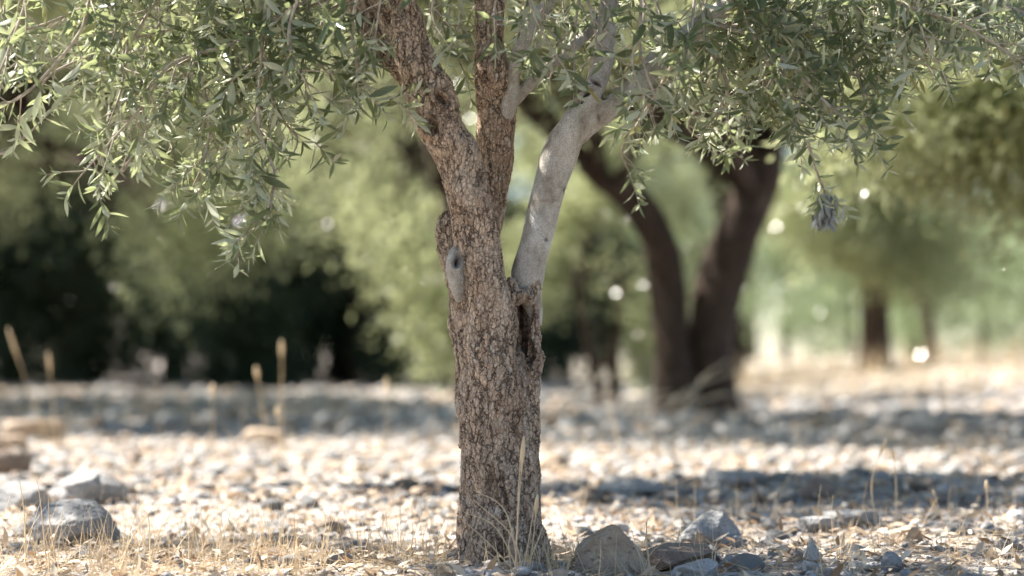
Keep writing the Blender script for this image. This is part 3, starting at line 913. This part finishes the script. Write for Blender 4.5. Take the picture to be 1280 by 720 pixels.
for k, (x, y, h, r) in enumerate([(-9.5, 27.5, 3.6, 1.6), (-7.2, 28, 3.5, 1.6), (-5.2, 28.5, 3.3, 1.6), (-3.4, 28, 3.0, 1.4), (-1.9, 29, 2.9, 1.3), (-.5, 30.5, 2.4, 1.2), (.7, 32, 2.6, 1.2), (-2.7, 33, 3.2, 1.6), (-6.2, 33.5, 3.4, 1.8)]):
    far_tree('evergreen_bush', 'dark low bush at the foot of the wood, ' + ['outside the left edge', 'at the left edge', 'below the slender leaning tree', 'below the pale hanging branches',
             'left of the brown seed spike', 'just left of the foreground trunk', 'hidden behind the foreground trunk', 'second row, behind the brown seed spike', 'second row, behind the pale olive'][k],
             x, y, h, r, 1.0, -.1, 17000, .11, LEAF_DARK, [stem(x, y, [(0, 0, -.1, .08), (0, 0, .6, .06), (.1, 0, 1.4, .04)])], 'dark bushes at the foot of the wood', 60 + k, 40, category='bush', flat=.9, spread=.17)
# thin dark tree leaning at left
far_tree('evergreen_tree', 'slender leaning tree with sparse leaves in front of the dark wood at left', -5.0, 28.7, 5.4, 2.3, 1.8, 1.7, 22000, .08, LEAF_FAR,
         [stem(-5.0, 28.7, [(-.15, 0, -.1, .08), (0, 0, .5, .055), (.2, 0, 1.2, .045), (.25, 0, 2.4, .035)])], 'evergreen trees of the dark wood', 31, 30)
far_tree('evergreen_tree', 'tree whose stem is hidden by the foreground trunk, its crown over the dark bushes', -.45, 27, 5.4, 2.6, 2.0, 2.1, 26000, .085, LEAF_FAR,
         [stem(-.45, 27, [(-.1, 0, -.1, .10), (0, 0, .5, .075), (.1, 0, 1.4, .06), (.15, 0, 3.0, .05)])], 'evergreen trees of the dark wood', 32, 60, spread=.1, cx=-1.7)
# right background
far_tree('pine_tree', 'blurred tree with the thick dark trunk beyond the dry grass on the right', 4.5, 30, 6.8, 2.6, 2.2, 1.7, 24000, .11, LEAF_FAR,
         [stem(4.5, 30, [(0, 0, -.3, .24), (0, 0, .5, .18), (.02, 0, 1.6, .15), (.1, 0, 3, .12), (.2, 0, 5, .08)]),
          stem(4.5, 30, [(0.02, 0, 1.5, .12), (.4, 0, 2.1, .10), (1.0, 0, 2.8, .07)])], seed=41, clumps=46, esize=.45, extra=[(x_, y_, 29) for x_, y_ in ((1040, 300), (1110, 330), (1160, 290), (1000, 250))])
far_tree('olive_tree', 'slender tree far behind the right stem of the old olive', 2.9, 32, 6.4, 2.0, 2.0, 2.2, 11000, .11, LEAF_FAR,
         [stem(2.9, 32, [(0, 0, -.2, .2), (0, 0, .7, .14), (-.1, 0, 1.8, .11), (-.2, 0, 4, .06)])], seed=42, clumps=40)
far_tree('pine_tree', 'thinner leaning tree right of the thick dark trunk in the background', 6.2, 36, 6.8, 2.4, 2.2, 2.3, 16000, .12, LEAF_FAR,
         [stem(6.2, 36, [(.1, 0, -.3, .11), (0, 0, .6, .08), (-.3, 0, 1.8, .06), (-.3, 0, 4, .07)])], seed=43, clumps=40)
shr = [(2.9, 38, 3.6, 1.7), (5.2, 46, 3.6, 2.2), (8.0, 41, 3.0, 2.2), (10.4, 44, 3.4, 2.4), (7.0, 50, 4.2, 2.6), (12.8, 48, 4.6, 2.8)]
lab = ['pale green bush seen just right of the old twin stemmed olive', 'light green bush behind the thick dark trunk on the right', 'bright green sunlit bush at the right edge above the dry grass',
       'bright bush cut by the right edge of the photo', 'taller soft green bush farther back on the right', 'farthest green bush beyond the right edge']
for k, (x, y, h, r) in enumerate(shr):
    far_tree('bush', lab[k], x, y, h, r, 1.6, .1, 9000, .12, LEAF_BRIGHT, [stem(x, y, [(0, 0, -.1, .08), (0, 0, .8, .06), (.1, 0, 1.8, .04)])],
             'bright green bushes in the background', 50 + k, 36, category='bush', flat=.8, spread=.16)
# distant belt
rows = [(-30, 62), (-24, 58), (-19, 52), (-14, 48), (-9.5, 52), (-5, 46), (-1.5, 50), (2.2, 56), (6, 62), (10, 60), (14.5, 58), (19, 62), (25, 58), (31, 62), (-16, 36), (15, 38)]
words = ['far left end', 'far left', 'left, behind the wood', 'left, above the evergreens', 'left, between two evergreens', 'behind the pale hanging branches', 'behind the left limb', 'behind the grey limb',
         'behind the old olive', 'behind the thick dark trunk', 'right, above the bright bush', 'right edge', 'far right', 'far right end', 'outside left, near the wood', 'outside right, near the bushes']
for k, (x, y) in enumerate(rows):
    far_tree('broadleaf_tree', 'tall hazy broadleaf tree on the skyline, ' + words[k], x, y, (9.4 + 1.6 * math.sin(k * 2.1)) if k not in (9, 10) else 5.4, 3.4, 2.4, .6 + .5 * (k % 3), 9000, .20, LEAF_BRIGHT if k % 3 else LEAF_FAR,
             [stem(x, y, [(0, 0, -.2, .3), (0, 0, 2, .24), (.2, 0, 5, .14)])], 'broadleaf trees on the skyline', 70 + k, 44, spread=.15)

# ------------------------------------------------------------------ stones
import bmesh


def ico(sub):
    bm = bmesh.new(); bmesh.ops.create_icosphere(bm, subdivisions=sub, radius=1)
    V = np.array([v.co[:] for v in bm.verts]); F = np.array([[v.index for v in f.verts] for f in bm.faces])
    bm.free(); return V, F


ICO = {i: ico(i) for i in (1, 2, 3, 4, 5)}


def rock_shape(seed, sub=3, planes=11, rough=.05, cuts=None, size=(1, .8, .6)):
    g = np.random.default_rng(seed)
    V, F = ICO[sub]
    V = V.copy()
    dirs = g.normal(0, 1, (planes, 3)); dirs /= np.linalg.norm(dirs, axis=1)[:, None]
    ds = g.uniform(.55, .92, planes)
    if cuts:
        dirs = np.vstack([dirs, [np.array(c[:3]) / np.linalg.norm(c[:3]) for c in cuts]]); ds = np.concatenate([ds, [c[3] for c in cuts]])
    for _ in range(2):
        for d, s in zip(dirs, ds):
            q = V @ d
            over = np.maximum(q - s, 0)
            V -= over[:, None] * d
    r = np.linalg.norm(V, axis=1)[:, None]
    V = V * (1 + rough * (noise3(V, 2.3, seed % 17)[:, None] + .5 * noise3(V, 6.1, seed % 13)[:, None] + (.3 * noise3(V, 13, seed % 11)[:, None] if sub > 3 else 0)
             - (.25 * np.abs(noise3(V * [1, 1, 2], 4.5, seed % 9))[:, None] * (sub > 4) + .12 * np.abs(noise3(V * [1, 1, 1.5], 14, seed % 9))[:, None] * (sub > 4)
             + 1.1 * np.maximum(0, noise3(V * [1, 1, 1.8], 3.3, seed % 7) - .05)[:, None] + .8 * np.maximum(0, noise3(V * [1, 1, 2.2], 7.3, seed % 5) - .08)[:, None] if sub > 3 else 0)))
    return V * np.array(size), F


def zrot(a):
    c, s = math.cos(a), math.sin(a)
    return np.array([[c, -s, 0], [s, c, 0], [0, 0, 1.0]])


def randrot(g):
    a = g.uniform(0, 6.28); t = g.normal(0, .25); u = g.normal(0, .25)
    X = np.array([[1, 0, 0], [0, math.cos(t), -math.sin(t)], [0, math.sin(t), math.cos(t)]])
    Yr = np.array([[math.cos(u), 0, math.sin(u)], [0, 1, 0], [-math.sin(u), 0, math.cos(u)]])
    return zrot(a) @ X @ Yr


# named rocks: px centre, py base, width px, height px, material, sub, cuts, label
hero = [
    (762, 716, 98, 66, 'tan', 5, [(-.5, -.1, .85, .55), (.1, -1, .25, .65), (.9, -.1, .5, .6)], 'wedge shaped tan brown rock standing just right of the foot of the trunk'),
    (886, 684, 84, 52, 'grey', 5, [], 'grey limestone rock with a ridged top behind the wedge shaped rock'),
    (846, 708, 110, 34, 'brown', 5, [(0.1, -.2, 1, .4)], 'flat brown slab lying right of the wedge shaped rock'),
    (98, 678, 112, 60, 'grey', 5, [(-.35, -.5, .8, .6), (.6, -.4, .7, .6)], 'large pitted grey limestone rock in the left foreground behind the dry stalks'),
    (112, 632, 104, 48, 'grey', 5, [(-.4, -.3, 1, .6)], 'rounded grey boulder right behind the large pitted rock on the left'),
    (18, 640, 90, 40, 'grey', 5, [(.1, -.4, 1, .5)], 'dark layered rock cut by the left edge'),
    (10, 596, 70, 34, 'brown', 4, [(0, 0, 1, .5)], 'dark brown stone at the left edge above the layered rock'),
    (45, 552, 84, 30, 'tan', 4, [(0, 0, 1, .4)], 'blurred orange slab in the sun at the upper left of the clearing'),
    (8, 566, 60, 22, 'tan', 4, [(0, 0, 1, .4)], 'smaller orange slab at the left edge in the sun'),
    (225, 618, 34, 16, 'tan', 4, [], 'small tan stone in the sun right of the grey boulder'),
    (325, 556, 60, 24, 'tan', 4, [], 'blurred tan stone in the bright strip left of the trunk'),
    (692, 590, 42, 26, 'tan', 4, [], 'rounded tan stone in the bright strip just right of the trunk'),
    (1018, 628, 48, 34, 'brown', 4, [], 'dark brown stone standing in the shaded rubble on the right'),
    (1155, 548, 62, 32, 'grey', 4, [], 'blurred grey boulder in the shade below the dry grass on the right'),
    (1132, 686, 44, 28, 'tan', 4, [], 'smooth orange tan stone in the sunlit rubble at right'),
    (1113, 716, 28, 28, 'grey', 4, [], 'upright round bluish grey pebble near the lower right'),
    (1014, 706, 24, 34, 'pale', 4, [(.6, 0, .6, .4), (-.6, 0, .6, .4)], 'small pointed pale stone standing in the rubble at right'),
    (1062, 660, 70, 22, 'grey', 4, [(0, 0, 1, .4)], 'flat grey stone leaning at the top of the sunlit rubble'),
    (1022, 668, 56, 26, 'grey', 4, [(0, 0, 1, .4)], 'greyish flat fragment left of the leaning flat stone'),
    (868, 722, 60, 28, 'pale', 4, [(-.3, 0, 1, .5)], 'pale blocky stone at the bottom edge right of the wedge shaped rock'),
    (1270, 660, 36, 18, 'pale', 4, [], 'pale stone at the right edge of the rubble'),
    (920, 610, 80, 24, 'grey', 4, [(0, 0, 1, .45)], 'blurred flat grey rock in the shade right of the trunk'),
    (790, 618, 90, 26, 'grey', 4, [], 'blurred low bluish rock in the shade near the trunk'),
]
for i, (px, py, wd, ht, mk, sub, cuts, lb) in enumerate(hero):
    Y = gy(py)
    s = K * Y
    x = (px - 640) * s
    if sub == 5:
        gg = np.random.default_rng(900 + i); Vs = []; Fs = []; nn = 0
        for q in range(4):
            Vq, Fq = rock_shape(300 + i * 5 + q, 5, 20, .06, cuts if q == 0 else None, (1, 1, 1))
            if q: Vq = Vq * [gg.uniform(.35, .6), gg.uniform(.4, .6), gg.uniform(.35, .65)] + [gg.uniform(-.6, .6), gg.uniform(-.4, .2), gg.uniform(-.45, .1)]
            Vs.append(Vq); Fs.append(Fq + nn); nn += len(Vq)
        V = np.concatenate(Vs); F = np.concatenate(Fs)
    else:
        V, F = rock_shape(300 + i, sub, 14, .06, cuts, (1, 1, 1))
    V = V - (V.max(0) + V.min(0)) / 2
    V = V / (V.max(0) - V.min(0))
    V = V * [wd * s, wd * s * .75, ht * s * 1.25]
    z = gh(x, Y)
    me = mesh_from('rock', V.astype(float), F, False)
    me.materials.append(ROCKS[mk])
    o = bpy.data.objects.new('rock', me); COL.objects.link(o)
    o.location = (x, Y, z + ht * s * .30)
    tag(o, lb, 'rock')

# templates for loose stones
kinds = ['pale', 'grey', 'tan', 'brown']
NT = 14
T3 = [rock_shape(500 + i, 3, 10, .06, None, (1, RNG.uniform(.6, .95), RNG.uniform(.3, .7))) for i in range(NT)]
T2 = [rock_shape(500 + i, 2, 10, .06, None, (1, RNG.uniform(.6, .95), RNG.uniform(.3, .7))) for i in range(NT)]
T1 = [rock_shape(600 + i, 1, 7, .05, None, (1, RNG.uniform(.6, .95), RNG.uniform(.35, .7))) for i in range(NT)]
near_me = {}
for i in range(NT):
    for kd in kinds:
        me = mesh_from('stone', T3[i][0], T3[i][1]); me.materials.append(ROCKS[kd]); near_me[(i, kd)] = me

g = np.random.default_rng(77)
cand = []


def scatter(n, y0, y1, r0, r1, power, margin=.5):
    u = g.random(n)
    # even cover of the picture's ground: density falls with distance
    Y = y0 * (y1 / y0) ** u
    X = g.uniform(-1, 1, n) * (.2118 * Y * 1.12 + margin)
    R = r0 * (r1 / r0) ** (g.random(n) ** power)
    return np.stack([X, Y, R], -1)


pts = np.vstack([scatter(8600, 4.05, 7.5, .004, .022, 1.7), scatter(1100, 4.1, 9, .012, .042, 1.7), scatter(9000, 6.5, 14, .012, .05, 1.4),
                 scatter(6500, 12, 40, .025, .10, 1.3, 1.5)])
# keep the trunk's foot and the named rocks free
keep = (pts[:, 0] + .02) ** 2 + (pts[:, 1] - 4.52) ** 2 > .105 ** 2
for (px, py, wd, ht, *_r) in hero:
    Y = gy(py); s = K * Y; x = (px - 640) * s
    keep &= ~(((pts[:, 0] - x) / (wd * s * .42)) ** 2 + ((pts[:, 1] - Y) / (wd * s * .30)) ** 2 < 1.0)
pts = pts[keep]
app = pts[:, 2] / pts[:, 1]
vis = (np.abs(pts[:, 0]) < .2118 * pts[:, 1]) & (pts[:, 1] > 4.42)
order = np.argsort(-app * vis)
kind_of = g.choice(4, len(pts), p=[.36, .36, .16, .12])
H = ground_h(pts[:, 0], pts[:, 1])
top = set(order[:270].tolist())
SHORT = ['the wedge rock', 'the ridged grey rock', 'the flat brown slab by the trunk', 'the pitted grey rock', 'the rounded grey boulder', 'the layered rock at the left edge',
         'the brown stone at the left edge', 'the blurred orange slab', 'the small orange slab', 'the tan stone right of the boulder', 'the blurred tan stone', 'the rounded tan stone by the trunk',
         'the dark brown stone in the shade', 'the blurred grey boulder', 'the orange tan stone', 'the round bluish pebble', 'the pointed pale stone', 'the flat leaning stone',
         'the grey fragment', 'the blocky pale stone', 'the pale stone at the right edge', 'the blurred flat rock', 'the low bluish rock']
HP = []
for (px, py, *_r) in hero:
    HP.append(((px - 640) * K * gy(py), gy(py)))
HP.append((-.02, 4.5)); SHORT.append('the foreground trunk')
HP = np.array(HP)
used_labels = set()


def stone_label(x, y, r, kd, i):
    col = {'pale': 'whitish', 'grey': 'grey', 'tan': 'tan', 'brown': 'brown'}[kd]
    size = 'small' if r < .016 else ('mid-sized' if r < .03 else 'larger')
    near = np.argsort(np.hypot(HP[:, 0] - x, HP[:, 1] - y))
    out = None
    for shape in ('', 'loose ', 'rough '):
        for j in near[:12]:
            dx, dy = x - HP[j, 0], y - HP[j, 1]
            dist = math.hypot(dx, dy)
            where = ('right of' if dx > 0 else 'left of') if abs(dx) > abs(dy) else ('behind' if dy > 0 else 'in front of')
            how = 'close ' if dist < .18 else ('' if dist < .5 else 'farther ')
            lb = f"{size} {shape}{col} stone {how}{where} {SHORT[j]}"
            if lb not in used_labels:
                used_labels.add(lb)
                return lb
            out = out or lb
        break
    return out


for i in order[:270]:
    x, y, r = pts[i]
    kd = kinds[kind_of[i]]
    o = bpy.data.objects.new('stone', near_me[(int(g.integers(NT)), kd)])
    COL.objects.link(o)
    o.location = (x, y, H[i] + r * .16)
    o.rotation_euler = (g.normal(0, .25), g.normal(0, .25), g.uniform(0, 6.28))
    o.scale = (r, r, r * g.uniform(.75, 1.1))
    tag(o, stone_label(x, y, r, kd, i), 'stone', 'loose stones in the rubble')
for kd_i, kd in enumerate(kinds):
    acc = Acc()
    for i in range(len(pts)):
        if i in top or kind_of[i] != kd_i: continue
        x, y, r = pts[i]
        tpl = T2 if (r / y > .0035) else T1
        V, F = tpl[int(g.integers(NT))]
        R = randrot(g)
        acc.add((V * r) @ R.T + [x, y, H[i] + r * g.uniform(-.1, .2)], None, F)
    o = link('rubble', acc.mesh('rubble'), ROCKS[kd])
    tag(o, f"bed of countless small {kd if kd != 'pale' else 'whitish'} stones covering the clearing", 'rubble', kind='stuff')

# ------------------------------------------------------------------ leaf litter, dry grass
L = Leaves()
n = 9000
Y = 4.1 * (11 / 4.1) ** g.random(n); X = g.uniform(-1, 1, n) * (.2118 * Y * 1.12 + .4)
Z = ground_h(X, Y)
for i in range(n):
    l = g.uniform(.015, .042)
    d = np.array([g.normal(), g.normal(), g.normal(0, .35)])
    L.add(np.array([X[i], Y[i], Z[i] + g.uniform(.004, .022)]), d, np.array([g.normal(0, .5), g.normal(0, .5), 1.0]), l, l * g.uniform(.2, .38), g.normal(0, .35))
o = link('leaf_litter', L.mesh('leaf_litter'), LITTER)
tag(o, 'dry curled fallen leaves scattered over the stones', 'leaf litter', kind='stuff')


def blade(acc, p, d, L_, r, bend, n=7, flat=.5, head=0.0):
    d = d / np.linalg.norm(d)
    bd = np.array([g.normal(), g.normal(), -.3]); bd /= np.linalg.norm(bd)
    t = np.linspace(0, 1, n)[:, None]
    Q = p + d * L_ * t + bd * bend * L_ * t ** 2.2
    R = r * (1 - .75 * t[:, 0])
    if head:
        R = R + head * np.exp(-((t[:, 0] - .93) / .06) ** 2)
    tube(acc, Q, R, 4, False, 0, flat)


acc = Acc()
def tuft_zone(n, x0, x1, y0, y1, h0, h1, r=.0008):
    for _ in range(n):
        px = g.uniform(x0, x1); py = g.uniform(y0, y1)
        Yy = gy(py); x = (px - 640) * K * Yy
        m = g.integers(1, 4)
        for _k in range(m):
            xx = x + g.normal(0, .012); yy = Yy + g.normal(0, .012)
            blade(acc, np.array([xx, yy, gh(xx, yy) - .005]), np.array([g.normal(0, .22), g.normal(0, .22), 1]), g.uniform(h0, h1), r * g.uniform(.7, 1.3), g.uniform(-.3, .35))


tuft_zone(110, 240, 560, 685, 728, .05, .15)
tuft_zone(60, 0, 240, 690, 728, .06, .15)
tuft_zone(22, 0, 560, 640, 700, .04, .11)
tuft_zone(60, 690, 1280, 690, 728, .04, .11)
tuft_zone(30, 600, 700, 712, 728, .04, .09)
tuft_zone(26, 690, 1280, 630, 700, .06, .13)
# low matted straw
for _ in range(2200):
    px = g.choice([g.uniform(0, 570), g.uniform(690, 1280)], p=[.72, .28]); Yy = gy(g.uniform(676, 735)); x = (px - 640) * K * Yy
    blade(acc, np.array([x, Yy, gh(x, Yy) + g.uniform(0, .012)]), np.array([g.normal(), g.normal(), g.uniform(0, .5)]), g.uniform(.02, .07), .0007, g.uniform(-.4, .4), 5)
# farther, blurred stalks and the pale grass field at right
for _ in range(1500):
    Yy = g.uniform(19, 34); x = g.uniform(2.0, 9.0) * Yy / 30
    if x < .093 * Yy - .2: continue
    blade(acc, np.array([x, Yy, gh(x, Yy)]), np.array([g.normal(0, .2), g.normal(0, .2), 1]), g.uniform(.15, .45), .004, g.uniform(-.3, .4), 4)
for _ in range(500):
    Yy = g.uniform(8, 22); x = g.uniform(-.23, .23) * Yy
    blade(acc, np.array([x, Yy, gh(x, Yy)]), np.array([g.normal(0, .35), g.normal(0, .3), 1]), g.uniform(.06, .22), .0014, g.uniform(-.3, .4), 4)
o = link('dry_grass', acc.mesh('dry_grass'), STRAW)
tag(o, 'thin straw coloured grass growing between the stones', 'dry grass', kind='stuff')

# grass tuft at the trunk's foot, read from the photo (base px,py -> tip px,py)
def stalks(name, label, Yc, lst, rbase, cat='grass tuft', head=0.0, z_base=None):
    p0 = at(lst[0][0], lst[0][1], Yc)
    root = empty(name, (p0[0], Yc, gh(p0[0], Yc)))
    tag(root, label, cat)
    for (bx, by, mx, my, tx, ty) in lst:
        a = Acc()
        b0 = at(bx, by, Yc); b0[2] = min(b0[2], gh(b0[0], Yc)); 
        m0 = at(mx, my, Yc - g.uniform(0, .015)); t0 = at(tx, ty, Yc - g.uniform(0, .03))
        Q = spline(np.array([b0, m0, t0]), 8)
        t = np.linspace(0, 1, len(Q))
        R = rbase * (1 - .7 * t) + (head * np.exp(-((t - .9) / .08) ** 2))
        tube(a, Q, R, 6, True, 0, .6)
        link('stalk', a.mesh('stalk'), STRAW, root)
    return root


stalks('grass_tuft', 'fan of bent straw blades crossing the foot of the trunk', 4.36,
       [(652, 722, 620, 660, 580, 640), (655, 724, 640, 670, 592, 625), (650, 722, 612, 680, 584, 655), (648, 724, 622, 700, 588, 672), (650, 722, 632, 640, 592, 612),
        (644, 724, 648, 620, 651, 560), (652, 724, 660, 680, 668, 632), (652, 724, 668, 686, 680, 656), (640, 722, 636, 680, 642, 660), (640, 724, 612, 716, 585, 722)], .0016)
stalks('grass_stalk', 'single straw stalk with a feathery seed head in front of the trunk', 4.34, [(643, 726, 648, 640, 655, 545)], .0014, 'grass stalk', .0042)
stalks('grass_stalk', 'short straw stalk with a pale tip at the right edge of the trunk', 4.37, [(660, 724, 666, 680, 672, 618)], .0012, 'grass stalk', .004)
stalks('grass_stalk', 'curved blade arching over the stones right of the trunk foot', 4.42, [(702, 722, 712, 700, 690, 688)], .0013, 'grass stalk')
stalks('grass_tuft', 'three bent straw blades in front of the wedge shaped rock', 4.45, [(760, 722, 752, 690, 745, 674), (804, 722, 815, 690, 862, 655), (812, 722, 808, 660, 812, 645)], .0013)
stalks('grass_tuft', 'tall pair of straw stalks in front of the pitted rock on the left', 4.7, [(33, 700, 30, 640, 24, 598), (58, 690, 52, 640, 46, 596), (70, 690, 62, 650, 60, 620), (142, 700, 150, 680, 150, 655)], .0016)
stalks('grass_tuft', 'crossing straw stalks leaning right in the left foreground', 4.6, [(146, 700, 172, 660, 200, 625), (185, 712, 196, 670, 215, 640), (205, 715, 225, 680, 250, 650), (188, 690, 186, 650, 176, 632)], .0016)
stalks('grass_tuft', 'thin upright stalks in the rubble on the right', 5.6, [(1095, 655, 1090, 600, 1108, 548), (1120, 650, 1120, 600, 1115, 560), (1180, 655, 1172, 630, 1166, 612), (1232, 655, 1234, 630, 1233, 600)], .0017, head=.004)
# blurred dry stalks in the middle distance
for lb, Yc, lst, r, h in [
    ('blurred brown seed spike standing at the edge of the shade left of the trunk', 9.6, [(352, 545, 352, 480, 352, 425)], .003, .0075),
    ('blurred leaning stalk with a round pale head left of the brown spike', 9.2, [(338, 560, 326, 500, 320, 458)], .0025, .0085),
    ('short blurred stalk with a bright white head in the blue shade', 9.0, [(266, 565, 266, 520, 266, 480)], .002, .0085),
    ('lowest blurred stalk with a pale round head beside the brown spike', 8.2, [(346, 575, 347, 540, 347, 508)], .002, .007),
    ('blurred stalk with a tiny bright head just left of the trunk', 9.8, [(484, 556, 483, 520, 483, 472)], .0015, .0075),
    ('blurred pair of dry stalks at the far left in the blue shade', 10.5, [(72, 550, 66, 500, 60, 440), (60, 550, 40, 500, 10, 410)], .003, .006),
    ('blurred dry twig stalk rising beside the trunk on the right', 9.0, [(774, 585, 770, 540, 760, 500)], .004, .0),
]:
    stalks('grass_stalk', lb, Yc, lst, r, 'grass stalk', h)
# tumbled dry twigs at the old olive's foot
acc = Acc()
for (a_, b_) in [((820, 520), (930, 462)), ((835, 528), (935, 490)), ((800, 516), (880, 500)), ((850, 520), (910, 450)), ((780, 520), (840, 490)), ((690, 530), (760, 470))]:
    p = at(*a_, 15.6); q = at(*b_, 15.6); mdl = (p + q) / 2 + [0, .1, .05]
    Q = spline(np.array([p, mdl, q]), 6)
    tube(acc, Q, np.linspace(.016, .006, len(Q)), 6)
o = link('twig_pile', acc.mesh('twig_pile'), TWIG)
tag(o, 'blurred heap of dead twigs at the foot of the old twin stemmed olive', 'twigs')
